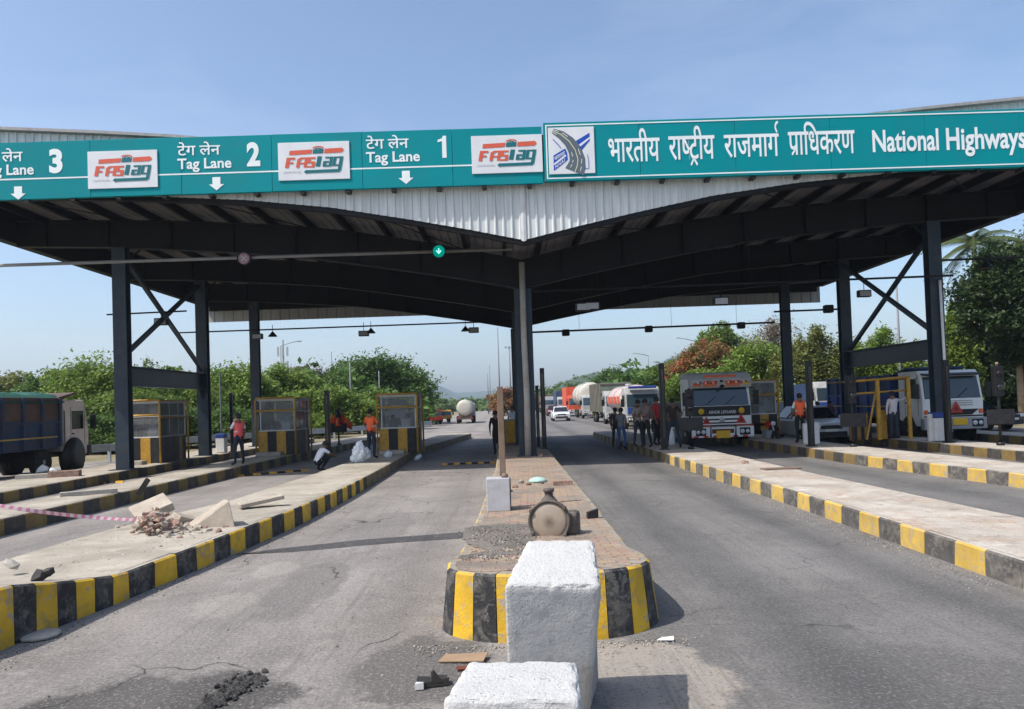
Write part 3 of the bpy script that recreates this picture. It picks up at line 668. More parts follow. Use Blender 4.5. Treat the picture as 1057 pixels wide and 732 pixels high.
def finish_people():
    dg = bpy.context.evaluated_depsgraph_get(); dg.update()
    done = [(o, bpy.data.meshes.new_from_object(o.evaluated_get(dg)), *r) for o, *r in PEOPLE]
    for o, me, J, bones, k in done:
        o.modifiers.clear(); old = o.data; me.materials.clear()
        mats = [skin_m, k['shirt'], k['trousers'], k['shoes']]
        for m in mats: me.materials.append(m)
        def cls(c):
            best = None
            for a, b in bones:
                A, B = J[a], J[b]; d = B-A; t = max(0, min(1, (c-A).dot(d)/max(1e-9, d.length_squared))); q = (c-(A+d*t)).length
                if a == 'pel' and b == 'spi': q -= .05
                if (a, b) == ('che', 'nec') or b in ('sL', 'sR') or (a, b) == ('spi', 'che'): q -= .04
                if best is None or q < best[0]: best = (q, a, b, t)
            _, a, b, t = best
            if b[0] == 't' or (b[0] == 'a' and b != 'hb' and t > .95): return 3
            if b in ('hL', 'hR', 'kL', 'kR', 'aL', 'aR'): return 2
            if (a, b) == ('pel', 'spi'): return 2 if t < .12 else 1
            if (a, b) in (('spi', 'che'),) or b in ('sL', 'sR') or (a, b) == ('che', 'nec') and t < .75: return 1
            if b in ('eL', 'eR'): return 1 if (k['sleeves'] == 'long' or t < .75) else 0
            if b in ('wL', 'wR'): return 1 if (k['sleeves'] == 'long' and t < .95) else 0
            return 0
        idx = [cls(p.center) for p in me.polygons]
        vest_faces = []
        if k['vest']:
            for p, i in zip(me.polygons, idx):
                if i == 1:
                    c = p.center; sx = abs((c-J['che']).x)
                    if sx < .165 and c.z > J['pel'].z-.02: vest_faces.append(p)
        me.polygons.foreach_set('material_index', idx)
        if vest_faces:
            mp = {}; vv = []; ff = []
            for p in vest_faces:
                f = []
                for q in p.vertices:
                    if q not in mp: mp[q] = len(vv); v = me.vertices[q]; vv.append(v.co+v.normal*.016)
                    f.append(mp[q])
                ff.append(f)
            mb = MB(); mb.add(vv, ff, k['vest'], True); x = mb.build('vest', o)
            x.modifiers.new('solid', 'SOLIDIFY').thickness = .006
            # two pale reflective bands
            band = MB(); cz = J['spi'].z
            for z in (cz-.02,):
                c0 = (J['spi']+J['che'])/2
                ring = [(c0.x+.166*math.cos(t*math.pi/12), c0.y+.126*math.sin(t*math.pi/12)) for t in range(24)]
                vs_ = [(a, b, z) for a, b in ring]+[(a, b, z+.045) for a, b in ring]
                band.add(vs_, [(i, (i+1) % 24, 24+(i+1) % 24, 24+i) for i in range(24)], offwhite, True)
            band.build('reflective_band', o).modifiers.new('solid', 'SOLIDIFY').thickness = .004
        # face details belong to the same body mesh
        bm = bmesh.new(); bm.from_mesh(me); hm = J['hm']; up = (J['ht']-J['hb']).normalized(); fw = Vector((0, -1, 0)); fw = (fw-up*fw.dot(up)).normalized(); sd = fw.cross(up)
        ex = MB()
        def el(c, r, m): ex.ell((0, 0, 0), r, m, 8, 6); n_ = len(ex.v); 
        parts_ = [((hm+fw*.098-up*.012), (.013, .018, .022), 0), ((hm+fw*.086-up*.052), (.024, .01, .006), 4), ((hm+fw*.085+sd*.030+up*.012), (.011, .008, .007), 5), ((hm+fw*.085-sd*.030+up*.012), (.011, .008, .007), 5), ((hm+sd*.080), (.010, .018, .028), 0), ((hm-sd*.080), (.010, .018, .028), 0)]
        me.materials.append(maroon); me.materials.append(hair_m)
        for c, r_, mi in parts_:
            res = bmesh.ops.create_uvsphere(bm, u_segments=8, v_segments=6, radius=1)
            M_ = Matrix.Translation(c) @ Matrix((sd, -fw, up)).transposed().to_4x4() @ Matrix.Diagonal((*r_, 1))
            bmesh.ops.transform(bm, matrix=M_, verts=res['verts'])
            for f in {f for v in res['verts'] for f in v.link_faces}: f.material_index = mi; f.smooth = True
        bm.to_mesh(me); bm.free(); o.data = me; bpy.data.meshes.remove(old); me.name = 'person'
        hb = MB(); hb.ell((0, 0, 0), (.094, .108, .092), k['cap'] or k['hair'], 14, 9)
        M_ = Matrix.Translation(hm+up*.030-fw*.020) @ Matrix((sd, -fw, up)).transposed().to_4x4()
        hb.v = [tuple(M_ @ Vector(v)) for v in hb.v if True]
        hb.build('cap' if k['cap'] else 'hair', o)
        o.scale = (k['sc'],)*3

c_navy = plain('navy_cloth', (.018, .024, .045), .85, .2, 6); c_black = plain('black_cloth', (.012, .012, .013), .85, .2, 6)
c_white = plain('white_cloth', (.68, .69, .72), .85, .06, 6); c_pinkwhite = plain('pale_pink_cloth', (.62, .56, .58), .85, .06, 6)
c_jean = plain('blue_denim', (.05, .10, .24), .85, .2, 8); c_darkjean = plain('dark_denim', (.03, .038, .055), .85, .2, 8)
c_grey = plain('grey_blue_cloth', (.17, .19, .21), .85, .12, 6); c_beige = plain('beige_cloth', (.30, .26, .21), .85, .12, 6)
c_check = plain('dull_check_cloth', (.20, .15, .14), .85, .25, 30); c_red = plain('red_cloth', (.42, .025, .03), .85, .12, 6)
c_brown = plain('dark_brown_cloth', (.035, .026, .024), .85, .2, 6); hv_orange = plain('orange_hi_vis_cloth', (.86, .13, .035), .7, .06, 6)
hv_pink = plain('coral_hi_vis_cloth', (.80, .12, .11), .7, .06, 6); c_dullred = plain('dull_red_cloth', (.22, .06, .06), .85, .12, 6)
def at(px, py, z=.28): p = G(px, py, z); return (p.x, p.y, z)
def atY(px, Y, z): p = D(px, 430, Y); return (p.x, Y, z)
person('worker in coral hi-vis vest and dark trousers standing on the second booth island', at(247, 480, .30), PI+.9, c_white, c_navy, dict(eL=(.24, -.06, 1.15), wL=(.20, -.24, 1.22), eR=(-.23, .04, 1.12)), vest=hv_pink, h=1.66)
person('worker in orange hi-vis shirt and navy trousers seen from behind beside white sacks', at(384, 473.5, .28), PI-.35, hv_orange, c_navy, dict(eL=(.26, -.03, 1.16), wL=(.22, -.20, 1.02), eR=(-.26, -.03, 1.16), wR=(-.20, -.22, 1.05), tL=(.16, -.12, .04)), vest=hv_orange, h=1.68)
person('person in white shirt crouching in the lane behind the rubble island', atY(327, 24.6, .02), PI-.9, c_white, c_black, sq, h=1.66)
person('person dressed all in black standing in the lane left of the brown post', atY(511.5, 29.5, .005), PI+.3, c_black, c_black, dict(kL=(.10, .03, .48), aL=(.10, .14, .10), tL=(.12, .0, .05)), 'long', h=1.72)
person('person in white shirt behind the yellow and black counter by the central column', atY(529, 34.2, .27), .5, c_white, c_darkjean, h=1.6)
GR = 'people gathered by the tanker at the right island'
person('man in grey T-shirt and bright blue jeans at the front edge of the group', at(642, 464, .005), PI-.5, c_grey, c_jean, dict(eL=(.24, -.10, 1.14), wL=(.17, -.28, 1.12), kR=(-.12, -.10, .50), aR=(-.13, .08, .09)), h=1.66, group=GR)
person('man in dark shirt half hidden behind the man in bright blue jeans', at(636.5, 462, .005), PI-.3, c_brown, c_black, h=1.66, group=GR)
person('man in beige shirt standing in the middle of the group with dark jeans', at(659.5, 461, .28), .5, c_beige, c_darkjean, dict(eL=(.22, -.12, 1.15), wL=(.10, -.26, 1.16)), h=1.68, group=GR)
person('man in dull checked shirt facing the man in red', at(668, 462, .28), -1.0, c_check, c_black, dict(eR=(-.22, -.14, 1.15), wR=(-.06, -.30, 1.12), eL=(.22, -.14, 1.15), wL=(.06, -.30, 1.10)), h=1.70, group=GR)
person('man in bright red shirt standing behind the black square post', at(678.5, 460, .28), .9, c_red, c_black, h=1.76, group=GR)
person('man in dark brown shirt with hands on hips beside the signal pole', at(695.5, 463, .28), PI+.1, c_brown, c_darkjean, dict(eL=(.34, .08, 1.16), wL=(.19, .02, 1.0), eR=(-.34, .08, 1.16), wR=(-.19, .02, 1.0), kL=(.13, -.01, .48), aL=(.16, .03, .085), kR=(-.13, -.01, .48), aR=(-.16, .03, .085), tL=(.2, -.12, .04), tR=(-.2, -.12, .04)), h=1.70, group=GR)
person('worker in orange hi-vis vest with his back turned beside the silver car', at(826.5, 457.5, .28), PI-.1, c_white, c_black, dict(eL=(.25, .0, 1.12), wL=(.22, -.14, .94)), vest=hv_orange, h=1.72)
person('man in pale pink shirt leaning one arm on the yellow guard frame', at(923, 453.5, .28), PI+.25, c_pinkwhite, c_darkjean, dict(eR=(-.40, -.05, 1.34), wR=(-.60, -.14, 1.46), sR=(-.17, 0, 1.39), eL=(.25, -.02, 1.12), wL=(.17, -.16, 1.0)) if False else dict(eL=(.24, -.02, 1.12), eR=(-.42, -.03, 1.36), wR=(-.66, -.08, 1.46)), 'long', h=1.68, cap=c_navy)
person('person in dull red shirt, the left of two behind the silver car', atY(844.5, 33, .02), .3, c_dullred, c_darkjean, h=1.6)
person('person in dark red shirt, the right of two behind the silver car', atY(856, 33.4, .02), -.3, c_dullred, c_navy, h=1.62)
person('attendant in dull red shirt inside the toll booth between the left columns', (-12.75, 28.3, .28), -.3, c_dullred, c_navy, h=1.5)
person('attendant in dark shirt inside the booth beside the worker in orange, the left one', (-4.30, 29.3, .28), .2, c_brown, c_black, h=1.42)
person('attendant in grey shirt inside the booth beside the worker in orange, the right one', (-3.72, 29.25, .28), -.4, c_grey, c_black, h=1.46)
finish_people()
# ------------------------------------------------------------------ light and sky
SUN_EL, SUN_AZ = R(54), R(26)                         # from the left, a little behind the camera
to_sun = Vector((-math.cos(SUN_EL)*math.cos(SUN_AZ), -math.cos(SUN_EL)*math.sin(SUN_AZ), math.sin(SUN_EL)))
w = bpy.data.worlds.new('World'); scene.world = w; w.use_nodes = True
nt = w.node_tree; bg = nt.nodes['Background']
sky = nt.nodes.new('ShaderNodeTexSky'); sky.sky_type = 'NISHITA'; sky.sun_disc = False
sky.sun_elevation = SUN_EL; sky.sun_rotation = math.atan2(to_sun.x, to_sun.y)
sky.air_density = 1.0; sky.dust_density = 2.4; sky.ozone_density = 2.4; sky.altitude = 0
tc = nt.nodes.new('ShaderNodeTexCoord'); mpg = nt.nodes.new('ShaderNodeMapping'); mpg.inputs['Scale'].default_value = (1, 1, 3.2); nt.links.new(tc.outputs['Generated'], mpg.inputs[0])
nz = nt.nodes.new('ShaderNodeTexNoise'); nz.inputs['Scale'].default_value = 2.6; nz.inputs['Detail'].default_value = 7; nz.inputs['Roughness'].default_value = .6; nz.inputs['Distortion'].default_value = .5; nt.links.new(mpg.outputs[0], nz.inputs['Vector'])
rp = nt.nodes.new('ShaderNodeValToRGB'); rp.color_ramp.elements[0].position = .46; rp.color_ramp.elements[0].color = (0, 0, 0, 1); rp.color_ramp.elements[1].position = .78; rp.color_ramp.elements[1].color = (.12, .12, .12, 1); nt.links.new(nz.outputs[0], rp.inputs[0])
mx = nt.nodes.new('ShaderNodeMix'); mx.data_type = 'RGBA'; nt.links.new(rp.outputs[0], mx.inputs[0]); nt.links.new(sky.outputs[0], mx.inputs[6]); mx.inputs[7].default_value = (5.6, 6.4, 7.6, 1)   # thin cirrus
nt.links.new(mx.outputs[2], bg.inputs[0]); bg.inputs[1].default_value = .12
sl = bpy.data.lights.new('sun', 'SUN'); sl.energy = 3.0; sl.angle = R(.5); sl.color = (1, .955, .88)
so = bpy.data.objects.new('sun', sl); col.objects.link(so); so.rotation_euler = to_sun.to_track_quat('Z', 'Y').to_euler(); so.location = (-20, -10, 40)
vs = scene.view_settings; vs.view_transform = 'Standard'; vs.look = 'None'; vs.exposure = .80; vs.gamma = 1
scene.cycles.max_bounces = 8; scene.cycles.transparent_max_bounces = 24
scene.cycles.use_denoising = True; scene.cycles.volume_bounces = 1

# ------------------------------------------------------------------ ground and roads
def sheet(name, pts, z, m, thick=None):
    mb = MB(); mb.add([(p[0], p[1], z) for p in pts], [tuple(range(len(pts)))], m)
    return structure(mb.build(name))
structure(MB().add([(-2600, -40, 0), (2600, -40, 0), (2600, 2600, 0), (-2600, 2600, 0)], [(0, 1, 2, 3)], earth).build('ground'))
sheet('road', [(-20.5, -12), (.5, -12), (.5, 60), (.5, 420), (-9, 420), (-9.5, 60), (-11.5, 46), (-18.6, 34)], .004, asph_l)
sheet('road', [(.5, -12), (30, -12), (26, 30), (19, 60), (14, 90), (14, 420), (.5, 420)], .004, asph_r)
def ragged(px, n=6, amp=.05, z=0.0, rg=rnd):
    P = [G(*p) for p in px]; out = []
    for i, a in enumerate(P):
        b = P[(i+1) % len(P)]
        for k in range(n):
            q = a.lerp(b, k/n); out.append((q.x+rg.uniform(-amp, amp), q.y+rg.uniform(-amp, amp)))
    return out
sheet('painted_pole_shadow', ragged([(243, 573), (300, 565.5), (380, 557), (484, 549.5), (483, 555.5), (380, 563), (300, 570.5), (246, 572)], 5, .012), .008, pole_shadow_mat)  # shadow of a pole, painted across the lane as a dark strip
lump = MB(); rg = random.Random(3)
for k in range(420):                                    # raised crumbling edge of the patch
    t = rg.random(); a = Vector((206, 738)).lerp(Vector((263, 700)), t)+Vector((rg.gauss(0, 4.5+5*t), rg.gauss(0, 2.2)))
    q = G(a.x, a.y); lump.rock((q.x, q.y, .015), rg.uniform(.007, .030), asph_rough, rg)
tag(lump.build('tar_crumbs'), kind='stuff')

# ------------------------------------------------------------------ raised traffic islands
def island(label, left, right, y0, y1, hfun, blen, top, mats, r0=1.0, r1=.8, batter=.02, p=2.6, rim=.16, topm=None, seed=1):
    rg = random.Random(seed)
    ly = [q[0] for q in left]; lx = [q[1] for q in left]; ry = [q[0] for q in right]; rx = [q[1] for q in right]
    def half(y):
        s = 1.0
        if y-y0 < r0: s = min(s, max(0, 1-(1-(y-y0)/r0)**p)**(1/p))
        if y1-y < r1: s = min(s, max(0, 1-(1-(y1-y)/r1)**p)**(1/p))
        return s
    def edges(y):
        a, b = np.interp(y, ly, lx), np.interp(y, ry, rx); c = (a+b)/2; s = half(y); return c+(a-c)*s, c+(b-c)*s
    ys = [y0+r0*(1-math.cos(t*math.pi/2/9)**(2/p)) if True else 0 for t in range(10)]
    y = y0+r0
    while y < y1-r1-.4: y += .4; ys.append(y)
    ys += [y1-r1*(1-math.cos(t*math.pi/2/9)**(2/p)) for t in range(9, -1, -1)]
    ys = sorted(set(round(q, 4) for q in ys))
    loop = [Vector((edges(q)[1], q)) for q in ys]+[Vector((edges(q)[0], q)) for q in reversed(ys)]
    loop = [a for i, a in enumerate(loop) if (a-loop[i-1]).length > 1e-3]
    root = thing('traffic_island', label, 'traffic island', ((lx[0]+rx[0])/2, (y0+y1)/2, 0))
    # kerb: painted blocks round the outline
    cum = [0]
    for i in range(len(loop)): cum.append(cum[-1]+(loop[(i+1) % len(loop)]-loop[i]).length)
    tot = cum[-1]
    def at(s):
        s %= tot
        i = max(0, min(len(loop)-1, int(np.searchsorted(cum, s, 'right'))-1))
        a, b = loop[i], loop[(i+1) % len(loop)]; L = max(1e-6, cum[i+1]-cum[i]); t = (b-a)/L
        return a+(b-a)*((s-cum[i])/L), t
    def nrm(s):
        t = at(s+.06)[0]-at(s-.06)[0]
        t = t.normalized() if t.length > 1e-6 else Vector((1, 0)); return Vector((t.y, -t.x))
    kb = MB(); s = 0.0; k = 0; o0 = 0.0
    while s < tot-.05:
        L = blen(at(s)[0].y)*rg.uniform(.93, 1.07); e = min(tot, s+L)
        m = mats[k % 2] if at((s+e)/2)[0].y < 60 else mats[k % 2]
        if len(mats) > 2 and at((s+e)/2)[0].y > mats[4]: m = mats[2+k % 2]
        nseg = max(1, int(L/.1)) if at(s)[0].y < y0+r0+.1 else 1
        jj = rg.uniform(-.003, .003); o1 = rg.uniform(-.022, .022) if e < tot-.1 else 0.0
        for q in range(nseg):
            a = s+.004+(e-s-.008)*q/nseg; b = s+.004+(e-s-.008)*(q+1)/nseg
            pa, pb = at(a)[0], at(b)[0]; na, nb = nrm(a), nrm(b); ha, hb = hfun(pa.y)+jj, hfun(pb.y)+jj
            bt = batter*ha
            v = [pa+na*(bt+jj), pb+nb*(bt+jj), pb-nb*rim, pa-na*rim]
            ua, ub = (at(a+o0)[0] if q == 0 else pa), (at(b+o1)[0] if q == nseg-1 else pb)      # hand-painted joints lean a little
            u = [ua+na*jj, ub+nb*jj, pb-nb*rim, pa-na*rim]
            vv = [(q_.x, q_.y, -.02) for q_ in v]+[(u[0].x, u[0].y, ha-.02), (u[1].x, u[1].y, hb-.02), (u[2].x, u[2].y, hb), (u[3].x, u[3].y, ha)]
            i0 = [ua+na*(jj-.025), ub+nb*(jj-.025)]
            vv = vv[:6]+[(i0[1].x, i0[1].y, hb), (i0[0].x, i0[0].y, ha)]+[(u[2].x, u[2].y, hb), (u[3].x, u[3].y, ha), (v[2].x, v[2].y, -.02), (v[3].x, v[3].y, -.02)]
            fs = [(0, 1, 5, 4), (4, 5, 6, 7)]; kb.add(vv, fs, m)
            kb.add(vv, [(7, 6, 8, 9)], topm or m)
            ends = []
            if q == 0: ends.append((0, 4, 7, 9, 3))
            if q == nseg-1: ends.append((1, 2, 8, 6, 5))
            if ends: kb.add(vv, ends, m)
        s = e; k += 1; o0 = o1
    keep(kb.build('kerb'), root)
    tp = MB(); nc = 7; vs = []; fs = []
    yy = [q for q in ys if q > y0+.1 and q < y1-.1]
    for q in yy:
        a, b = edges(q); a += rim-.07; b -= rim-.07
        if b < a+.05: c = (a+b)/2; a, b = c-.02, c+.02
        for i in range(nc):
            x = a+(b-a)*i/(nc-1); vs.append((x, max(q, y0+rim) if q < y0+r0 else q, hfun(q)+.004+(rg.uniform(-.006, .014) if 0 < i < nc-1 else 0)))
    for j in range(len(yy)-1):
        for i in range(nc-1): fs.append((j*nc+i, j*nc+i+1, (j+1)*nc+i+1, (j+1)*nc+i))
    tp.add(vs, fs, top); keep(tp.build('paving'), root)
    return root
I = np.interp
hA = lambda y: float(I(y, [6.2, 6.9, 7.6, 8.3, 12, 20, 28], [.56, .53, .40, .30, .32, .29, .28]))
hM = lambda y: float(I(y, [6.5, 7.2, 8.5, 11, 20], [.56, .53, .37, .30, .27]))
hK = lambda y: .28
hG = lambda h: (lambda y: h)
YB = [yellow_kerb, black_kerb]
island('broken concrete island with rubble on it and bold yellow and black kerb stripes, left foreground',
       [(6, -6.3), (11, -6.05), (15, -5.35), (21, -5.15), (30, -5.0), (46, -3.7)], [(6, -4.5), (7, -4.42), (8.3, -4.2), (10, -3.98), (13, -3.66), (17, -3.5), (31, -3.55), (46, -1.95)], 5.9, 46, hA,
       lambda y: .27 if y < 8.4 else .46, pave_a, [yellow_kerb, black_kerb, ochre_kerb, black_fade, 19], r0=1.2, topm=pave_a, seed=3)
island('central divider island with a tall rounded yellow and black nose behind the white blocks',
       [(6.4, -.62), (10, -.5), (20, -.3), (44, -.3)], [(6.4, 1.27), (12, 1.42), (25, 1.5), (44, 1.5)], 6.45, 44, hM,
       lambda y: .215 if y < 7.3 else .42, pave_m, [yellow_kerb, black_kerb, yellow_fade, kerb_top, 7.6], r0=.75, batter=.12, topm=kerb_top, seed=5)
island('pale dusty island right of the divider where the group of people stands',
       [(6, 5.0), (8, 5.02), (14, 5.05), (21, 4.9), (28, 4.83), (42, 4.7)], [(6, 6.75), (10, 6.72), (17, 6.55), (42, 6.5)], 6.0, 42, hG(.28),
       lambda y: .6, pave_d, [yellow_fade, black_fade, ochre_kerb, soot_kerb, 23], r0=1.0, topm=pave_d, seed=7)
island('traffic island on the left with the second toll booth on it and dark sooty kerbs',
       [(11, -10.1), (16, -9.95), (26, -9.7), (48, -8.6)], [(11, -8.8), (21, -8.5), (30, -8.1), (48, -6.9)], 10.5, 47, hG(.30),
       lambda y: .6, pave_a, [ochre_kerb, soot_kerb], topm=pave_a, seed=9)
island('leftmost traffic island carrying the left steel columns and the first toll booth',
       [(15, -14.6), (48, -14.2)], [(15, -12.1), (25, -12.0), (48, -11.5)], 15.5, 47, hG(.28),
       lambda y: .6, pave_a, [ochre_kerb, soot_kerb], topm=pave_a, seed=11)
island('island to the right of the waiting truck with faded yellow and grey kerb blocks',
       [(12, 10.1), (15, 10.0), (21, 9.45), (27, 9.3), (46, 9.2)], [(12, 11.6), (17, 11.45), (24, 11.1), (46, 10.9)], 11.5, 46, hG(.28),
       lambda y: .62, pave_d, [yellow_fade, black_fade, ochre_kerb, soot_kerb, 21], topm=pave_d, seed=13)
island('island carrying the right steel columns and the yellow guard frame',
       [(17, 13.5), (46, 13.4)], [(17, 14.9), (46, 14.75)], 16.5, 46, hG(.28), lambda y: .6, pave_d, [ochre_kerb, soot_kerb], topm=pave_d, seed=15)
island('far right island with dark kerbs beyond the white tipper truck',
       [(18, 17.5), (46, 17.5)], [(18, 18.9), (46, 18.9)], 18.5, 46, hG(.28), lambda y: .6, pave_d, [ochre_kerb, soot_kerb], topm=pave_d, seed=17)

# gravel where pavers are gone
for pts in ([(478, 545), (500, 541), (552, 540), (556, 556), (548, 570), (506, 574), (476, 560)], [(472, 588), (500, 577), (545, 576), (552, 584), (540, 592), (476, 594)]):
    P = [G(x, y, hM(10)+.004) for x, y in pts]
    rg = random.Random(len(pts)+int(pts[0][1])); mb = MB(); Q = []
    for i, a in enumerate(P):
        for k in range(7): q = a.lerp(P[(i+1) % len(P)], k/7); Q.append((q.x+rg.gauss(0, .035), q.y+rg.gauss(0, .05)))
    mb.add([(a, b, hM(b)+.014) for a, b in Q], [tuple(range(len(Q)))], gravel_mat); c = sum((p for p in P), Vector())/len(P)
    for k in range(800):
        a = P[rg.randrange(len(P))].lerp(c, rg.random()**.6); b = P[rg.randrange(len(P))].lerp(c, rg.random()); q = a.lerp(b, rg.random()*.5)
        mb.rock((q.x, q.y, hM(q.y)+.016), rg.uniform(.008, .024), gravel_mat, rg)
    for k in range(500):
        q = c+Vector((rg.gauss(0, .28), rg.gauss(0, .38), 0))
        if -.45 < q.x < 1.2: mb.rock((q.x, q.y, hM(q.y)+.014), rg.uniform(.006, .017), (gravel_mat, brick_mat, concrete)[k % 3], rg)
    tag(mb.build('gravel'), kind='stuff')
# loose grit in the gutters
mb = MB(); rg = random.Random(21)
for k in range(2400):
    side = rg.random()
    if side < .35: y = rg.uniform(6.2, 16); x = I(y, [6, 8.3, 13, 17], [-4.45, -4.2, -3.66, -3.5])+abs(rg.gauss(0, .13))+.05
    elif side < .7: y = rg.uniform(7.5, 20); x = 5.0-abs(rg.gauss(0, .2))-.04
    elif side < .9: a = rg.uniform(0, math.pi); x = .33+1.05*math.cos(a)+rg.gauss(0, .08); y = 6.45-.12*math.sin(a)-abs(rg.gauss(0, .1))
    else: y = rg.uniform(5, 16); x = rg.uniform(-3.6, -.6)
    mb.rock((x, y, .009), rg.uniform(.003, .011), concrete if rg.random() < .5 else gravel_mat, rg)
tag(mb.build('grit'), kind='stuff')

# ------------------------------------------------------------------ toll canopy
XC, YF, YR = .70, 21.5, 41.0
ZC = lambda d: float(I(abs(d), [0, 1.5, 3.2, 5.4, 7.8, 11.2, 14, 16.5], [6.58, 6.92, 7.27, 7.68, 7.97, 8.21, 8.31, 8.37]))
ZG = lambda d: float(I(abs(d), [0, 2.2, 4.6, 6.2, 7.7, 9.3, 11, 13.2, 16.5], [5.68, 6.12, 6.53, 6.80, 7.02, 7.17, 7.30, 7.46, 7.58]))
ZT = lambda d: float(I(abs(d), [0, 8.0, 9.5, 12, 16.5], [9.40, 9.52, 9.72, 9.93, 10.24]))
can = thing('toll_canopy', 'wide butterfly roofed steel toll canopy with white corrugated fascia across all lanes', 'canopy', (XC, 31, 0))
def part(mb, name, bevel=0, parent=can): return keep(mb.build(name, None, bevel), parent)
XW = 16.5
def clad(y, out, zlo, zhi, m, pitch=.235, x0=-XW, x1=XW):
    """trapezoid ribbed sheet: flat pans with narrow raised ribs"""
    xs = []; x = x0
    while x < x1-.01:
        xs += [(x, 0), (x+pitch-.075, 0), (x+pitch-.055, out), (x+pitch-.02, out)]; x += pitch
    xs.append((x1, 0)); vs = []; fs = []
    for a, o in xs: vs += [(XC+a, y+o, zlo(a)), (XC+a, y+o, zhi(a))]
    for i in range(len(xs)-1): fs.append((2*i, 2*i+2, 2*i+3, 2*i+1))
    n = len(vs); vs += [(v[0], v[1]+.02+(0 if out < 0 else 0), v[2]) for v in vs]
    fs += [(f[3]+n, f[2]+n, f[1]+n, f[0]+n) for f in fs]
    return MB().add(vs, fs, m)
part(clad(YF, -.035, ZC, ZT, white_clad), 'fascia_cladding')
rear_clad = corrugated('shaded_white_cladding', (.40, .41, .41))  # the white sheet again, its shade under the roof put into the colour
part(clad(YR, .035, lambda d: 6.85, lambda d: 9.6, rear_clad, .5), 'rear_cladding')
mb = MB()                                              # grey flashing along the V where the two fascia halves meet
mb.add([(XC-.07, YF-.045, 6.56), (XC, YF-.06, 6.53), (XC+.07, YF-.045, 6.56), (XC-.07, YF-.045, 8.15), (XC, YF-.06, 8.15), (XC+.07, YF-.045, 8.15)], [(0, 1, 4, 3), (1, 2, 5, 4)], offwhite)
part(mb, 'corner_flashing')
N = 34
def sweep(name, y0, y1, zf0, zf1, m, parent=can, x0=-XW, x1=XW, n=N):
    vs = []; fs = []
    for i in range(n+1):
        d = x0+(x1-x0)*i/n; a, b = zf0(d), zf1(d)
        vs += [(XC+d, y0, a), (XC+d, y1, a), (XC+d, y1, b), (XC+d, y0, b)]
    for i in range(n):
        o = 4*i
        for k in range(4): fs.append((o+k, o+(k+1) % 4, o+4+(k+1) % 4, o+4+k))
    fs += [(3, 2, 1, 0), (4*n, 4*n+1, 4*n+2, 4*n+3)]
    return part(MB().add(vs, fs, m), name)
sweep('fascia_beam', YF+.03, YF+.2, lambda d: ZC(d)-.13, lambda d: ZC(d)+.05, steel_dark)
# roof sheet with ribs underneath
def under(d): return ZC(d)+.34
vs = []; fs = []; xs = []; x = -XW
while x < XW-.05: xs += [(x, 0), (x+.16, 0), (x+.19, .035), (x+.25, .035)]; x += .28
xs.append((XW, 0))
for a, h in xs: vs += [(XC+a, YF+.05, under(a)+h), (XC+a, YR-.05, under(a)+h)]
for i in range(len(xs)-1): fs.append((2*i, 2*i+1, 2*i+3, 2*i+2))
n = len(vs); vs += [(v[0], v[1], v[2]+.03) for v in vs]; fs += [tuple(q+n for q in f[::-1]) for f in fs]
part(MB().add(vs, fs, sheet_under), 'roof_sheet')
sweep('roof_cap', YF-.16, YF+.6, lambda d: ZT(d)+.02, lambda d: ZT(d)+.10, roof_grey)
for sgn in (-1, 1):
    for k in range(13):
        d = sgn*(.55+1.27*k); z = ZC(d)
        part(MB().box(XC+d-.05, XC+d+.05, YF+.22, YR-.1, z+.10, z+.32, steel_dark), 'purlin')
    d = sgn*XW
    part(MB().box(XC+d-.16, XC+d+.16, YF+.05, YR, ZG(d)+.12, ZC(d)+.33, steel_dark), 'eaves_beam')
    x0 = XC+d+sgn*.17
    part(MB().box(min(x0, x0+sgn*.03), max(x0, x0+sgn*.03), YF+.02, YR, ZC(d)-.2, 10.2, white_clad), 'side_cladding')
ROWS = (24.8, 31.4, 38.0)
for y in ROWS:
    m = MB(); vs = []; fs = []
    def strip(y0, y1, z0, z1):
        o = len(m.v); vs = []; fs = []
        for i in range(N+1):
            d = -XW+.2+(2*XW-.4)*i/N; a, b = z0(d), z1(d)
            vs += [(XC+d, y0, a), (XC+d, y1, a), (XC+d, y1, b), (XC+d, y0, b)]
        for i in range(N):
            o = 4*i
            for k in range(4): fs.append((o+k, o+(k+1) % 4, o+4+(k+1) % 4, o+4+k))
        m.add(vs, fs, steel_dark)
    strip(y-.012, y+.012, lambda d: ZG(d)+.03, lambda d: ZC(d)+.02)
    strip(y-.14, y+.14, ZG, lambda d: ZG(d)+.03); strip(y-.14, y+.14, lambda d: ZC(d)+.02, lambda d: ZC(d)+.05)
    for sgn in (-1, 1):
        for k in range(8):
            d = sgn*(1.3+2*k); m.box(XC+d-.01, XC+d+.01, y-.13, y+.13, ZG(d)+.03, ZC(d)+.02, steel_dark)
    part(m, 'girder')
COLX = (-12.27, .70, 14.15)
def icol(x, y, z0, z1, rot=False, w=.50, dp=.56):
    m = MB(); t = .03
    if rot:
        m.box(x-dp/2, x-dp/2+t, y-w/2, y+w/2, z0, z1, steel); m.box(x+dp/2-t, x+dp/2, y-w/2, y+w/2, z0, z1, steel); m.box(x-dp/2+t, x+dp/2-t, y-.012, y+.012, z0, z1, steel)
    else:
        m.box(x-w/2, x+w/2, y-dp/2, y-dp/2+t, z0, z1, steel); m.box(x-w/2, x+w/2, y+dp/2-t, y+dp/2, z0, z1, steel); m.box(x-.012, x+.012, y-dp/2+t, y+dp/2-t, z0, z1, steel)
    m.box(x-.36, x+.36, y-.36, y+.36, z0, z0+.035, steel)
    return m
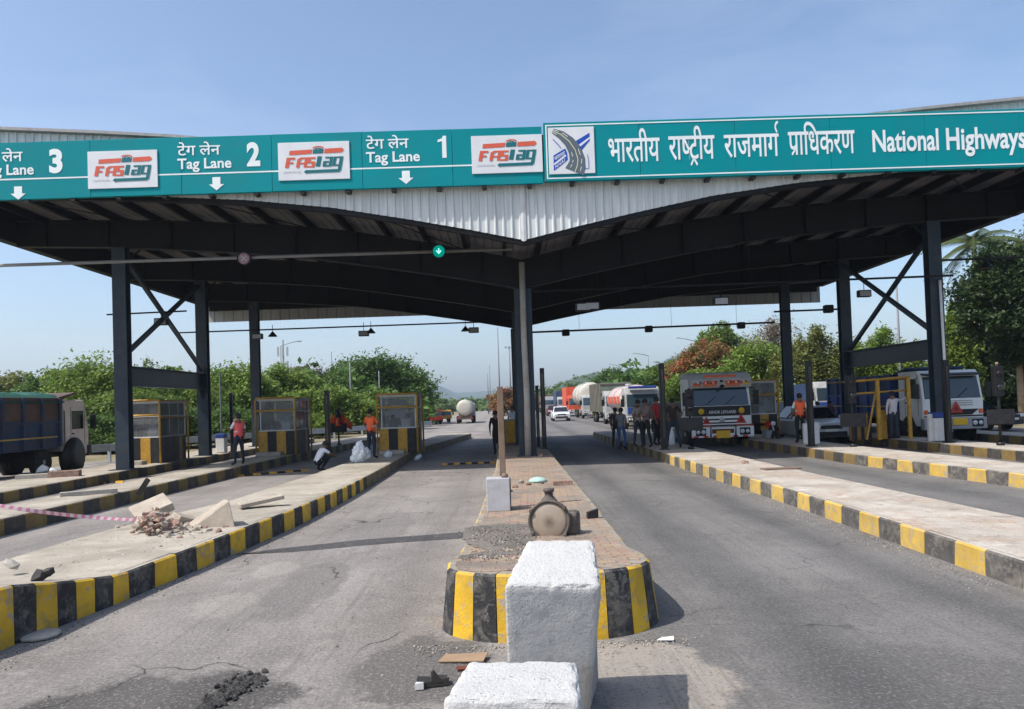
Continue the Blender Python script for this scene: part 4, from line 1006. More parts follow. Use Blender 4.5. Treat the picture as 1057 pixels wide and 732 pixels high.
for y in ROWS:
    for i, x in enumerate(COLX):
        part(icol(x, y, .27, ZG(x-XC)-.005, w=.56 if i == 1 else .43, dp=.34), 'column')
for i in (0, 2):
    x = COLX[i]
    def cross(y0, y1):
        m = MB(); a, b = y0+.18, y1-.18; zb, zt = 2.97, 3.63
        m.box(x-.012, x+.012, a, b, zb+.03, zt-.03, steel); m.box(x-.13, x+.13, a, b, zb, zb+.03, steel); m.box(x-.13, x+.13, a, b, zt-.03, zt, steel)
        for yy, s in ((a, 1), (b, -1)): m.prism([(yy, zb-.4), (yy+s*.35, zb), (yy, zb)], x-.02, x+.02, steel)
        part(m, 'cross_beam')
        part(MB().bar((x-.07, y0+.3, 4.0), (x-.07, y1-.2, 7.2), .13, .13, steel), 'brace')
        part(MB().bar((x+.07, y1-.3, 3.75), (x+.07, y0+.2, 7.1), .13, .13, steel), 'brace')
    cross(ROWS[0], ROWS[1])
    # knee braces and roof bracing rods
    for y in ROWS:
        part(MB().bar((x+(.9 if i == 0 else -.9), y+.9, ZC(x-XC)-.05), (x, y+.1, ZG(x-XC)-.6), .06, .06, steel_dark), 'brace')
for y0, y1 in ((YF+.3, ROWS[0]), (ROWS[0], ROWS[1]), (ROWS[1], ROWS[2])):
    for d in (-13.5, -8, -3, 3, 8, 13.5):
        part(MB().tube([(XC+d-1.2, y0+.1, ZC(d-1.2)+.02), (XC+d+1.2, y1-.1, ZC(d+1.2)+.02)], .018, steel_dark, 6), 'tie_rod')
# downpipes
pipe_grey = plain('weathered_pvc_pipe', (.37, .345, .31), .6, .12, 1.5, dirt=(.24, .19, .15), dirt_amt=.6)
part(MB().box(XC-XW+.3, XC+XW-.3, YR-.35, YR-.12, 7.42, 8.25, steel_dark), 'rear_beam')
part(MB().tube([(XC, ROWS[0]-.28, 6.5), (XC-.01, ROWS[0]-.28, 4.0), (XC+.02, ROWS[0]-.28, 2.2), (XC, ROWS[0]-.28, .30)], [.095, .095, .10, .105], pipe_grey, 14), 'downpipe')
x = COLX[2]+.09
part(MB().tube([(x-.02, ROWS[0]-.24, 5.5), (x+.03, ROWS[0]-.24, .5)], .045, offwhite, 8), 'downpipe')
# ------------------------------------------------------------------ toll booths
def booth(label, x, y, wd, dp, z0, ht=2.2, bright=True, group='toll booths'):
    root = thing('toll_booth', label, 'toll booth', (x, y, z0), 0, group)
    ya, yb = (yellow_metal, black_paint)
    hw = wd/2; B = .92
    m = MB(); n = 4
    for i in range(n): m.box(-hw+wd*i/n, -hw+wd*(i+1)/n, .10, .13, .0, B, (ya, yb)[i % 2])
    for s in (-1, 1):
        for i in range(7):
            a, b = .13+(dp-.13)*i/7, .13+(dp-.13)*(i+1)/7
            m.box(min(s*hw, s*(hw-.03)), max(s*hw, s*(hw-.03)), a, b, 0, B, (soot_kerb, ochre_metal if i in (2, 5) else black_paint)[i % 2])
    m.box(-hw+.03, hw-.03, dp-.03, dp, 0, B, black_paint); m.build('base', root)
    f = MB(); P = offwhite; t = .045
    xs = (-hw+.02, 0, hw-.02)
    for xx in (-hw+.10, hw-.02):
        for yy in (.14, dp-.03): f.box(xx-t/2, xx+t/2, yy-t/2, yy+t/2, B, ht-.08, P)
    for yy in (.14, dp-.03):
        for z in (B+.02, 1.68, ht-.10): f.box(-hw+.02, hw-.02, yy-.018, yy+.018, z-.02, z+.02, P)
    for xx in (-hw+.03, hw-.03):
        for z in (B+.02, 1.68, ht-.10): f.box(xx-.018, xx+.018, .16, dp-.06, z-.02, z+.02, P if xx < 0 else grey_paint)
        for yy in (.14+dp*.35, .14+dp*.68): f.box(xx-.016, xx+.016, yy-.016, yy+.016, B, ht-.1, grey_paint)
    f.build('window_frame', root)
    g = MB()
    g.box(-hw+.12, hw-.04, .137, .143, B+.04, ht-.12, booth_glass); g.box(-hw+.06, hw-.06, dp-.035, dp-.029, B+.04, ht-.12, booth_glass)
    g.box(hw-.033, hw-.027, .18, dp-.06, B+.04, ht-.12, booth_glass); g.box(-hw+.027, -hw+.033, .18, dp-.06, B+.04, ht-.12, booth_glass)
    g.build('glass', root)
    MB().box(-hw-.04, hw+.04, .04, dp+.04, ht-.08, ht, offwhite).build('roof', root, .015)
    i_ = MB(); i_.box(-hw+.2, hw-.1, .25, .6, B-.06, B, grey_paint); i_.build('counter', root)
    mo = MB(); mo.box(-.28, .06, .42, .46, B+.10, B+.38, black_metal); mo.box(-.13, -.08, .42, .46, B, B+.10, black_metal); mo.build('monitor', root, .01)
    MB().box(-hw+.12, hw*.25, dp-.10, dp-.08, B+.25, ht-.2, panel_white).build('blind', root); MB().box(.1, .40, .45, .75, B, B+.34, panel_white).build('printer', root, .02); MB().box(hw-.10, hw-.085, .5, dp*.62, B+.1, B+.55, panel_white).build('notice', root)
    ch = MB(); ch.box(.12, .5, dp-.55, dp-.45, B-.1, B+.55, c_darkjean); ch.box(.12, .5, dp-.9, dp-.5, .42, .5, c_darkjean); ch.build('chair', root, .03)
    y_ = MB(); T = yellow_metal; q = .036
    for xx in (-hw-.05, hw+.05):
        y_.tube([(xx, 0, 0), (xx, 0, ht-.06), (xx+(.05 if xx < 0 else -.05), 0, ht)], q, T, 8)
        y_.tube([(xx, dp+.1, 0), (xx, dp+.1, ht)], q, T, 8)
        y_.tube([(xx, 0, 1.62), (xx, dp+.1, 1.62)], .028, ochre_metal, 8); y_.tube([(xx, 0, ht-.03), (xx, dp+.1, ht-.03)], .028, ochre_metal, 8)
    y_.tube([(-hw-.03, 0, ht), (hw+.03, 0, ht)], q, T, 8); y_.tube([(-hw-.03, 0, 1.72), (hw+.03, 0, 1.72)], q, T, 8)
    y_.build('guard_frame', root)
    st = MB().box(-hw+.05, hw*.4, -.42, -.02, 0, .14, concrete); st.build('step', root, .015)
    return root
p = G(143, 474, .28); q = G(184, 474, .28)
booth('toll booth with bright yellow frame between the braced left columns', -12.95, 27.2, 1.38, 2.3, .28, 2.25)
booth('toll booth with ochre guard frame just right of the third left column', -8.85, 29.6, 1.42, 2.3, .30, 2.2, False)
booth('toll booth beside the worker in orange, nearest booth left of the central column', -4.0, 28.4, 1.38, 1.9, .28, 2.2, False)
booth('white framed toll booth half hidden behind the waiting truck', 10.25, 30.6, 1.35, 2.2, .28, 2.3, True)
# empty yellow guard frame with low striped wall on the right island
gx = G(908, 456, .28)
root = thing('crash_barrier', 'tall yellow tubular guard frame over a low striped wall beside the tipper truck', 'frame', (14.2, 26.6, .28))
m = MB(); T = yellow_metal
XF = [D(x, 430, 26.4).x-14.2 for x in (884, 910, 942)]
for xx in XF[1:]: m.bar((xx, 0, 0), (xx, 0, 2.12), .11, .09, T)
m.bar((XF[0], .3, 1.5), (XF[0], .3, 2.02), .05, .05, T)
m.tube([(XF[0], .2, 2.06), (XF[2]+.05, 0, 2.16)], .045, T, 8); m.tube([(XF[0], .2, 1.62), (XF[2], 0, 1.70)], .035, T, 8)
m.tube([(XF[1], 0, 2.1), (XF[1], 1.9, 2.1)], .035, ochre_metal, 8); m.tube([(XF[2], 0, 2.1), (XF[2], 1.9, 2.1)], .035, ochre_metal, 8); m.tube([(XF[0], .2, 2.06), (XF[0], 2.0, 2.06)], .035, ochre_metal, 8)
m.bar((XF[1]-.28, .35, .0), (XF[1]+.08, .1, 2.1), .06, .06, T)
m.build('frame', root)
m = MB()
for i in range(6): m.box(XF[0]+.0+.13*i, XF[0]+.13*(i+1), .35, .42, 0, .95, (ochre_metal, black_paint)[i % 2])
m.box(XF[1]+.08, XF[1]+.42, .28, .36, 0, 1.02, yellow_metal); m.box(XF[1]+.6, XF[2]-.1, .5, .6, 0, 1.0, black_paint)
m.build('low_wall', root)
# striped counter behind the centre column
root = thing('toll_counter', 'small black and yellow counter behind the central column on the divider island', 'counter', (.0, 33.0, .27))
m = MB()
for i in range(3): m.box(-.48+.45*i, -.48+.45*(i+1), 0, .6, 0, .98, (black_paint, yellow_metal, black_paint)[i])
m.build('base', root); MB().box(-.52, .91, -.04, .64, .98, 1.03, grey_paint).build('top', root)

# ------------------------------------------------------------------ posts, bollards and signals
def post(label, px, ytop, Y, z0, w=.17, mat=black_metal, lean=0, name='height_post'):
    x = D(px, 430, Y).x; h = D(px, ytop, Y).z-z0
    r = thing(name, label, 'post', (x, Y, z0))
    MB().box(-w/2, w/2, -w/2, w/2, 0, h, mat).build('shaft', r, .012); MB().box(-w*.8, w*.8, -w*.8, w*.8, 0, .04, mat).build('base_plate', r)
    m = MB()
    m.box(-w*.22, w*.22, -w/2-.012, -w/2, .4, h-.2, black_glass)
    m.build('sensor', r)
    return r
post('black square sensor post right of the second booth on the left side', 338, 403, 27.6, .30)
post('slim dark sensor post left of the third left column', 239, 406, 33, .30, .13)
post('black sensor post just right of the central column, the taller of the pair', 561, 380, 28.3, .27, .16)
post('short dark sensor post tucked against the right of the central column', 555, 398, 29.2, .27, .12)
post('tall black square post standing behind the group at the right island', 684.5, 375, 25.2, .28)
post('black square post in front of the silver car', 836.5, 372.5, 24.4, .28)
post('black square post right of the white bin by the right column', 978, 371.5, 23.9, .28)

def signal(label, px, pybase, z0, h, flags=False, orange=False):
    p = G(px, pybase, z0); r = thing('signal_pole', label, 'signal', (p.x, p.y, z0), 0, 'lane signal poles')
    m = MB(); m.tube([(0, 0, 0), (0, 0, h)], .042, black_metal, 10); m.tube([(0, 0, 0), (0, 0, .10)], .11, black_metal, 12); m.build('pole', r)
    m = MB().box(-.40, .40, -.09, -.04, .62, 1.05, black_paint); m.build('board', r, .012)
    m = MB().box(-.13, .13, -.10, .10, h-.92, h-.04, black_metal); m.build('signal_head', r, .02)
    l = MB()
    for z in (h-.26, h-.66): l.lathe([(.0, -.14), (.085, -.13), (.09, -.10)], dark_lens if z > h-.5 else black_glass, 'y', 14, (0, 0, z))
    l.build('lens', r)
    if orange: MB().lathe([(.04, 0), (.05, .04), (.02, .08)], brick_mat, 'z', 10, (0, 0, h)).build('beacon', r)
    if flags:
        for s in (-1, 1):
            f = MB(); n = 6; vs = []; fs = []
            for i in range(n+1):
                t = i/n
                for j in range(3): vs.append((s*(.12+.50*t), .05*math.sin(t*7+j), 1.52-.48*t-.26*j*(1-t*.35)))
            for i in range(n):
                for j in range(2): fs.append((3*i+j, 3*i+j+1, 3*i+4+j, 3*i+3+j))
            f.add(vs, fs, flag_orange, True); o = f.build('flag', r); o.modifiers.new('solid', 'SOLIDIFY').thickness = .006
        m = MB(); m.lathe([(.05, -.0), (.16, .1), (.13, .42), (.05, .5)], flag_orange, 'z', 12, (0, 0, .85)); m.build('cone_cover', r)
    return r
signal('signal pole with black board standing in front of the large white truck', 713.5, 464, .28, 2.0)
signal('signal pole with black board right of the silver car beside the yellow frame', 881, 461.5, .28, 2.25)
signal('signal pole with orange beacon at the far right in front of the dark cars', 1033, 460, .28, 2.35, orange=True)
signal('signal pole draped with orange cloth and two flags between two booths on the left', 350, 460, .28, 1.75, flags=True)

def bollard(label, px, pyb, z0, h, w=.34, blue=True, pole=0):
    p = G(px, pyb, z0); r = thing('bollard', label, 'bollard', (p.x, p.y, z0))
    MB().box(-w/2, w/2, -w/2, w/2, 0, h, offwhite).build('body', r, .03)
    if blue: MB().box(-w/2-.012, w/2+.012, -w/2-.012, w/2+.012, h-.17, h+.03, blue_paint).build('blue_band', r, .03)
    if pole: MB().tube([(0, 0, h), (0, 0, h+pole)], .035, galv, 8).build('pole', r)
    return r
bollard('white concrete bollard with blue top and thin pole beside the coral vest worker', 229, 467, .30, .78, .38, True, 2.7)
bollard('white board bin with blue cover at the foot of the right column', 969, 455.5, .28, .92, .42, True)
bollard('narrow white board leaning beside the blue covered bin', 961.2, 455.8, .28, .90, .16, False)
bollard('white bollard just right of the black post by the silver car', 842.5, 458, .28, .72, .2, False)
bollard('narrow white bollard between the orange vest worker and the black post', 831.8, 458.5, .28, .7, .15, False)
p = G(695, 460.5, .28)
r = thing('white_sack', 'tall white sack standing between the legs of the man in dark brown', 'sack', (p.x, p.y+.45, .28)); MB().lathe([(.02, 0), (.16, .03), (.15, .4), (.07, .68), (.02, .72)], plastic_white, 'z', 10).build('bag', r)

# gantry pipes with lane lamps
def pipe(label, pts, rad, mat=steel_dark, drops=(), name='gantry_pipe'):
    r = thing(name, label, 'pipe', pts[0])
    o = MB().tube(pts, rad, mat, 10); keep(o.build('pipe'), r)
    for x, zt, y in drops: keep(MB().tube([(x, y, pts[0][2]), (x, y, zt)], .008, steel_dark, 5).build('hanger'), r)
    return r
galv_dull = plain('dull_pipe_steel', (.20, .20, .20), .5, .15, 3)
zp = 6.80
pipe('long grey gantry pipe carrying the lane lamps across the left lanes', [(-16.2, 23.8, zp), (.40, 23.8, zp)], .052, galv_dull, [(D(106, 260, 23.8).x, 8.0, 23.8), (D(233, 260, 23.8).x, 7.8, 23.8), (D(366, 260, 23.8).x, 7.4, 23.8)])
def lane_lamp(label, px, py, mat, arrow):
    p = D(px, py, 23.66); r = thing('lane_lamp', label, 'signal lamp', p)
    MB().lathe([(.06, .10), (.205, .07), (.215, -.03), (.20, -.05), (.195, -.01), (.0, -.01)], black_metal, 'y', 24).build('housing', r)
    MB().lathe([(.0, -.022), (.17, -.022), (.185, -.012)], mat, 'y', 24).build('lens', r)
    f = Flat()
    if arrow: f.stroke([(-.075, .02), (0, -.065), (.075, .02)], .035, white_lampish).stroke([(0, .09), (0, -.03)], .035, white_lampish)
    else: f.stroke([(-.08, .08), (.08, -.08)], .04, logo_grey).stroke([(-.08, -.08), (-.025, -.025)], .04, logo_grey).stroke([(.025, .025), (.08, .08)], .04, logo_grey)
    f.build('symbol', r, -.034)
white_lampish = emis('pale_green_arrow', (.35, .95, .85), 1.0)
lane_lamp('unlit round lane lamp with pale pink face on the gantry pipe', 252, 267, red_lens, False)
lane_lamp('lit green round lane lamp with downward arrow on the gantry pipe', 453, 259.5, green_lamp, True)
pipe('thin gantry pipe across the right lanes in front of the right column', [(1.0, 24.3, 5.52), (14.5, 24.3, 5.60)], .035, steel_dark, [(3.4, 6.3, 24.3), (8.0, 7.0, 24.3)])
pipe('dark cable pipe strung across the right lanes under the back of the canopy', [(1.0, 39.6, 5.62), (14.2, 39.6, 5.72)], .05, steel_dark, [(4.0, 6.9, 39.6), (8.8, 6.9, 39.6), (12.2, 6.9, 39.6)])
pipe('short pipe between the right columns under the canopy eaves', [(14.3, 32.4, 5.52), (11.6, 32.4, 5.50)], .04, steel_dark)
pipe('thin pipe across the left lanes under the back of the canopy', [(-15.4, 36, 5.82), (.5, 36, 5.86)], .035, steel_dark)
pipe('thin pipe reaching left of the braced columns', [(-14.4, 28, 5.72), (-11.5, 28, 5.76)], .03, steel_dark)
pipe('lamp bracket pipe reaching right from the right column', [(14.3, 24.9, 6.2), (17.2, 24.9, 6.22)], .035, steel_dark)
def hang(label, px, py, Y, drop, kind, grp):
    p = D(px, py, Y); r = thing('hanging_light' if kind != 'box' else 'cable_box', label, 'light' if kind != 'box' else 'camera', p, 0, grp)
    if kind == 'dome':
        MB().lathe([(.03, .24), (.06, .2), (.21, .02), (.22, .0), (.17, .0)], black_metal, 'z', 14).build('shade', r)
    elif kind == 'flood':
        MB().box(-.24, .24, -.10, .12, -.10, .16, black_metal).build('housing', r, .03); MB().box(-.2, .2, -.115, -.10, -.07, .12, grey_paint).build('glass', r)
    else:
        MB().box(-.2, .2, -.15, .15, -.17, .17, black_metal).build('housing', r, .06)
    if drop: MB().tube([(0, 0, .15), (0, 0, drop)], .014, steel_dark, 6).build('rod', r)
for k, (px, py, kind, lab) in enumerate(((266, 348, 'flood', 'square floodlight hanging nearest the third left column'), (281.5, 347.5, 'dome', 'small dome light hanging right of the third left column'),
        (375.5, 345, 'flood', 'square floodlight, left of the hanging pair in the middle of the left lanes'), (383, 344, 'dome', 'dome light, right of the hanging pair in the middle of the left lanes'),
        (480.5, 342, 'dome', 'dome light, left of the hanging pair nearest the central column'), (489, 341.5, 'flood', 'square floodlight, right of the hanging pair nearest the central column'))):
    hang(lab, px, py, 36, .55, kind, 'lights hanging under the canopy on the left')
for px, py, lab in ((602, 318, 'floodlight hanging under the canopy, left of the pair right of the central column'), (611, 317, 'floodlight hanging under the canopy, right of the pair right of the central column'), (744, 312, 'floodlight hanging under the canopy in the middle of the right lanes'), (892, 304, 'floodlight hanging beside the braced right columns')):
    hang(lab, px, py, 24.3 if px < 800 else 28, .5, 'flood', 'lights hanging under the canopy on the right')
for px, py, lab in ((584, 343.5, 'black camera box on the rear cable, leftmost of three'), (669.6, 339.7, 'black camera box on the rear cable, middle of three'), (765, 336, 'black camera box on the rear cable, rightmost of three')):
    hang(lab, px, py, 39.6, 0, 'box', 'camera boxes on the rear cable pipe')
hang('black camera box on the short pipe between the right columns', 855, 319, 32.4, 0, 'box', None)
hang('square floodlight hanging between the braced left columns', 166.5, 333, 28, .45, 'flood', None)
hang('dome light hanging from the bracket right of the right column', 1018, 277, 24.9, .35, 'dome', None)

# ------------------------------------------------------------------ foreground blocks and median clutter
def concrete_block(label, v, sub=5, amp=.005, seed=0):
    b = bmesh.new(); vs = [b.verts.new(q) for q in v]
    for f in [(0, 3, 2, 1), (4, 5, 6, 7), (0, 1, 5, 4), (1, 2, 6, 5), (2, 3, 7, 6), (3, 0, 4, 7)]: b.faces.new([vs[i] for i in f])
    bmesh.ops.bevel(b, geom=b.edges[:], offset=.035, segments=3, affect='EDGES', profile=.6)
    bmesh.ops.triangulate(b, faces=b.faces[:])
    for it in range(5):
        lg = [e for e in b.edges if e.calc_length() > .03]
        if len(b.verts) > 9000: break
        bmesh.ops.subdivide_edges(b, edges=lg, cuts=1); bmesh.ops.triangulate(b, faces=[f for f in b.faces if len(f.verts) > 3])
    from mathutils import noise as mn
    b.normal_update()
    for v_ in b.verts:
        p = v_.co+Vector((seed*7.1, 0, 0)); k = mn.noise(p*7)*amp*.5+mn.noise(p*36)*amp*.55
        edge = mn.noise(p*16)
        v_.co += v_.normal*k
    top = [Vector(q) for q in v[4:]]
    for v_ in b.verts:                                  # chipped, crusted arrises round the top
        dm = 9
        for i in range(4):
            a, c = top[i], top[(i+1) % 4]; d = c-a; t = max(0, min(1, (v_.co-a).dot(d)/d.length_squared)); dm = min(dm, (v_.co-(a+d*t)).length)
        if dm < .045: v_.co -= v_.normal*max(0, mn.noise(v_.co*21+Vector((seed, 0, 0)))+.05)*.030*(1-dm/.045)
    me = bpy.data.meshes.new('concrete_block'); b.to_mesh(me); b.free(); me.materials.append(plaster_m)
    for p in me.polygons: p.use_smooth = True
    o = bpy.data.objects.new('concrete_block', me); col.objects.link(o); return tag(o, label, 'concrete block')
def corner(px, py, Y): p = D(px, py, Y); return p
b1 = [corner(519.5, 603, 4.62), corner(622, 603.5, 4.62), corner(613, 556.5, 5.22), corner(545, 556, 5.22)]
b0 = [Vector((b1[0].x+.005, 4.86, 0)), Vector((b1[1].x-.09, 4.86, 0)), Vector((b1[2].x+.03, 5.50, 0)), Vector((b1[3].x-.03, 5.50, 0))]
concrete_block('taller rough white painted concrete block leaning in front of the divider nose', b0+b1, seed=1)
c1 = [corner(456, 722, 2.98), corner(601, 722, 2.98), corner(597, 681, 3.40), corner(482, 681, 3.40)]
c0 = [Vector((c1[0].x-.01, 3.0, 0)), Vector((c1[1].x, 3.0, 0)), Vector((c1[2].x, 3.5, 0)), Vector((c1[3].x-.03, 3.5, 0))]
concrete_block('nearest rough white concrete block cut by the bottom of the picture', c0+c1, seed=2)

# toppled signal lamp lying on the divider
p = G(568, 557, .31); Y = p.y+.05; c = D(567.5, 537.5, Y)
r = thing('signal_lamp', 'toppled round signal lamp with dusty lens lying on the divider pavers', 'lamp', c, R(-14))
MB().lathe([(.0, .36), (.16, .36), (.20, .30), (.235, .12), (.245, .0), (.262, -.005), (.262, -.06), (.235, -.06), (.225, -.035)], hood_mat, 'y', 40).build('housing', r)
MB().lathe([(.0, -.072), (.10, -.066), (.19, -.048), (.224, -.036), (.224, -.03)], lens_glass, 'y', 36).build('lens', r)
m = MB(); m.lathe([(.13, .17), (.10, .24), (.075, .27), (.055, .29), (.052, .34), (.07, .345), (.07, .385), (.04, .39)], hood_mat, 'z', 16, (-.02, .10, 0)); m.build('neck', r)
m = MB()
for a in (40, 150, 215, 320): m.box(.255*math.cos(R(a))-.02, .255*math.cos(R(a))+.02, -.085, -.01, .255*math.sin(R(a))-.02, .255*math.sin(R(a))+.02, hood_mat)
m.build('clamp', r, .006)
m = MB().box(.17, .34, .02, .30, -.20, .10, hood_mat); m.build('gear_box', r, .05)

grey_box = plain('weathered_white_box', (.42, .42, .44), .5, .12, 4, dirt=(.3, .28, .26), dirt_amt=.4)
p = G(515, 528, .30); r = thing('white_box', 'white metal box standing on the divider pavers at the foot of the brown post', 'box', (p.x, p.y, .30))
MB().box(-.185, .185, 0, .30, 0, .52, grey_box).build('case', r, .012); MB().box(.186, .20, .02, .28, .02, .50, black_paint).build('side_panel', r)
m = MB(); m.lathe([(.05, 0), (.06, .03), (.03, .07)], rust, 'z', 10, (.11, .1, .52)); m.build('bracket', r)
p0 = D(519.2, 495, p.y+.38)
r = thing('brown_post', 'square brown steel post standing behind the white box', 'post', (p0.x, p.y+.40, .28))
MB().box(-.05, .05, -.05, .05, 0, D(517, 399, p.y+.4).z-.28, rust).build('shaft', r, .008)
m = MB().bar((.0, .0, .5), (.0, .0, .52), .16, .16, rust); m.build('bracket', r)

def loose(name, label, cat, px, py, z, builder, rz=0, grp=None):
    p = G(px, py, z); r = builder(); o = r.build(name); o.location = (p.x, p.y, z); o.rotation_euler = (0, 0, rz); return tag(o, label, cat, grp)
zm = .305
loose('brick', 'dark broken brick on the right edge of the divider', 'brick', 612, 535, zm, lambda: MB().hexa([(-.10, -.05, 0), (.08, -.02, 0), (.10, .07, 0), (-.08, .05, 0), (-.10, -.05, .10), (.08, -.02, .13), (.10, .07, .13), (-.08, .05, .09)], dark_scrap), .3)
loose('brick', 'pale brown brick lying flat near the white box end of the divider', 'brick', 581, 501, .29, lambda: MB().box(-.2, .2, -.06, .06, 0, .09, brick_mat), .05)
loose('rag', 'pale green rag crumpled on the divider behind the lamp', 'rag', 555, 497.5, .29, lambda: MB().lathe([(.02, 0), (.22, .01), (.18, .06), (.08, .10), (.01, .11)], teal_rag, 'z', 9), .6)
for k, (px, py, s) in enumerate(((532, 504, .07), (538, 499, .08), (546, 501, .06), (528, 508, .05), (560, 500, .06), (558, 472, .1))):
    loose('brick_shard', ('brown shard right of the white box', 'largest shard right of the white box', 'shard beside the green rag', 'smallest shard touching the white box', 'dark shard right of the green rag', 'flat shard near the foot of the central column')[k], 'rubble', px, py, .285, lambda: MB().rock((0, 0, s*.4), s, (brick_mat, slab_mat, brick_mat, dark_scrap, dark_scrap, brick_mat)[k], random.Random(k)), k)
loose('cardboard', 'flat piece of brown cardboard on the road left of the white block', 'cardboard', 478, 681, .012, lambda: MB().add([(-.19, -.06, .0), (.17, -.08, .01), (.19, .06, .03), (-.15, .07, .012), (-.19, -.06, .008), (.17, -.08, .018), (.19, .06, .038), (-.15, .07, .02)], [(0, 3, 2, 1), (4, 5, 6, 7), (0, 1, 5, 4), (1, 2, 6, 5), (2, 3, 7, 6), (3, 0, 4, 7)], cardboard), -.1)
loose('paper_scrap', 'dull red paper scrap by the brown cardboard', 'litter', 481, 690, .012, lambda: MB().box(-.07, .07, -.035, .035, 0, .01, maroon), .2)
loose('scrap', 'crushed dark metal scrap on the road at the lower left of the white blocks', 'scrap', 447, 707, .012, lambda: MB().hexa([(-.13, -.03, 0), (.1, -.05, 0), (.13, .05, .01), (-.1, .05, 0), (-.13, -.03, .03), (.1, -.05, .05), (.13, .05, .02), (-.1, .05, .06)], dark_scrap).hexa([(-.02, -.04, .03), (.06, -.05, .03), (.12, .02, .05), (.02, .03, .03), (-.02, -.03, .10), (.0, -.04, .12), (.04, .02, .06), (.0, .03, .09)], dark_scrap).hexa([(-.14, -.05, .0), (-.08, -.06, .0), (-.06, .0, .01), (-.12, .0, .01), (-.14, -.05, .04), (-.08, -.06, .05), (-.06, .0, .03), (-.12, .0, .04)], offwhite), .3)
loose('paper_scrap', 'white paper scrap on the road right of the divider nose', 'litter', 687, 661.5, .012, lambda: MB().add([(-.07, .02, 0), (.06, -.03, .01), (.07, .01, .03), (-.02, .05, .01)], [(0, 1, 2, 3)], panel_white).add([(-.07, .02, .004), (.06, -.03, .014), (.07, .01, .034), (-.02, .05, .014)], [(0, 1, 2, 3)], panel_white), 0)
loose('stone_slab', 'flat pale stone lying against the foot of the near left kerb', 'stone', 41, 657, .012, lambda: MB().lathe([(.0, 0), (.17, .0), (.18, .02), (.15, .035), (.0, .04)], concrete, 'z', 11), .4)
loose('scrap', 'small dark crushed object on the near end of the left rubble island', 'scrap', 40, 599, .41, lambda: MB().rock((0, 0, .04), .11, dark_scrap, random.Random(4)).rock((.08, .02, .08), .06, dark_scrap, random.Random(5)), 0)
loose('stone', 'small grey stone on the near end of the left rubble island', 'stone', 12, 585, .40, lambda: MB().rock((0, 0, .03), .09, concrete, random.Random(8)), 0)

# rubble heap, slabs and barrier tape on the left island
zr = .315
def slabobj(label, px, py, dims, rot, up=0, m=slab_mat):
    p = G(px, py, zr); a, b, c = dims
    o = MB().box(-a/2, a/2, -b/2, b/2, 0, c, m).build('concrete_slab', None, .012)
    o.location = (p.x, p.y, zr+up); o.rotation_euler = tuple(R(q) for q in rot); return tag(o, label, 'slab', 'broken slabs on the left island')
p = G(222, 545, zr); o = MB().add([(-.36, 0, 0), (.30, -.02, .0), (.20, .04, .40), (-.62, .42, 0), (.12, .46, .0), (-.02, .46, .38)], [(0, 1, 2), (5, 4, 3), (0, 2, 5, 3), (1, 4, 5, 2), (0, 3, 4, 1)], slab_mat).build('concrete_slab', None, .012)
o.location = (p.x, p.y, zr-.01); tag(o, 'thick pale broken block with a sloping face beside the brick rubble', 'slab', 'broken slabs on the left island')
slabobj('broken slab propped on the brick rubble at the left of the heap', 158, 540, (.55, .5, .13), (16, -20, 34), .17)
slabobj('long thin slab lying behind the tilted square slab', 270, 524, (.75, .30, .07), (0, -8, 28), .08)
slabobj('small pale fragment between the two large slabs', 190, 541, (.32, .28, .1), (12, 20, 50), .03)
p = G(174, 519, zr); o = MB().box(-.04, .04, -.03, .03, 0, .34, black_paint).build('scrap', None, .006); o.location = (p.x, p.y-1.2, zr+.30); o.rotation_euler = (R(10), R(38), 0); tag(o, 'dark square bar end sticking up from the rubble heap', 'scrap')
mb = MB(); rg = random.Random(11)
for k in range(150):
    px = rg.gauss(158, 11); py = rg.gauss(548, 3); q = G(px, py, zr); r_ = rg.uniform(.02, .075)
    hgt = max(0, .26-.9*abs(px-160)/40*.3)*rg.random()
    mb.rock((q.x, q.y, zr+hgt+r_*.3), r_, brick_mat if rg.random() < .6 else slab_mat, rg, .45)
for k in range(120):
    px = rg.gauss(196, 14); py = rg.gauss(545, 4.5); q = G(px, py, zr); r_ = rg.uniform(.015, .06); mb.rock((q.x, q.y, zr+r_*.3), r_, slab_mat if rg.random() < .7 else brick_mat, rg, .45)
for k in range(500):
    px = rg.uniform(60, 300); py = 552-(px-150)*.16+rg.gauss(0, 9)
    q = G(px, py, zr); r_ = rg.uniform(.006, .022)
    if -6.0 < q.x < -3.9: mb.rock((q.x, q.y, zr-.005), r_, slab_mat, rg)
tag(mb.build('rubble'), kind='stuff')
mb = MB(); vs = []; fs = []; n = 90                     # red and white tape sagging from the frame edge to the heap
A, B = D(-40, 515, 10.2), D(144, 537, 11.6)
tape_r = plain('tape_red', (.60, .22, .28), .5, .05); tape_w = plain('tape_white', (.68, .54, .56), .5, .05)
for i in range(n+1):
    t = i/n; c = A.lerp(B, t); tw = .35+.5*math.sin(t*9); s = -.05*math.sin(math.pi*t)
    vs += [(c.x, c.y-.035*math.sin(tw), c.z+s-.026*math.cos(tw)), (c.x, c.y+.035*math.sin(tw), c.z+s+.026*math.cos(tw))]
for i in range(n): mb.add([vs[2*i], vs[2*i+2], vs[2*i+3], vs[2*i+1]], [(0, 1, 2, 3)], (tape_r, tape_w)[1 if i % 4 < 2 else 0])
o = mb.build('barrier_tape'); o.modifiers.new('solid', 'SOLIDIFY').thickness = .003; tag(o, 'red and white barrier tape stretched from the left picture edge to the rubble heap', 'tape')
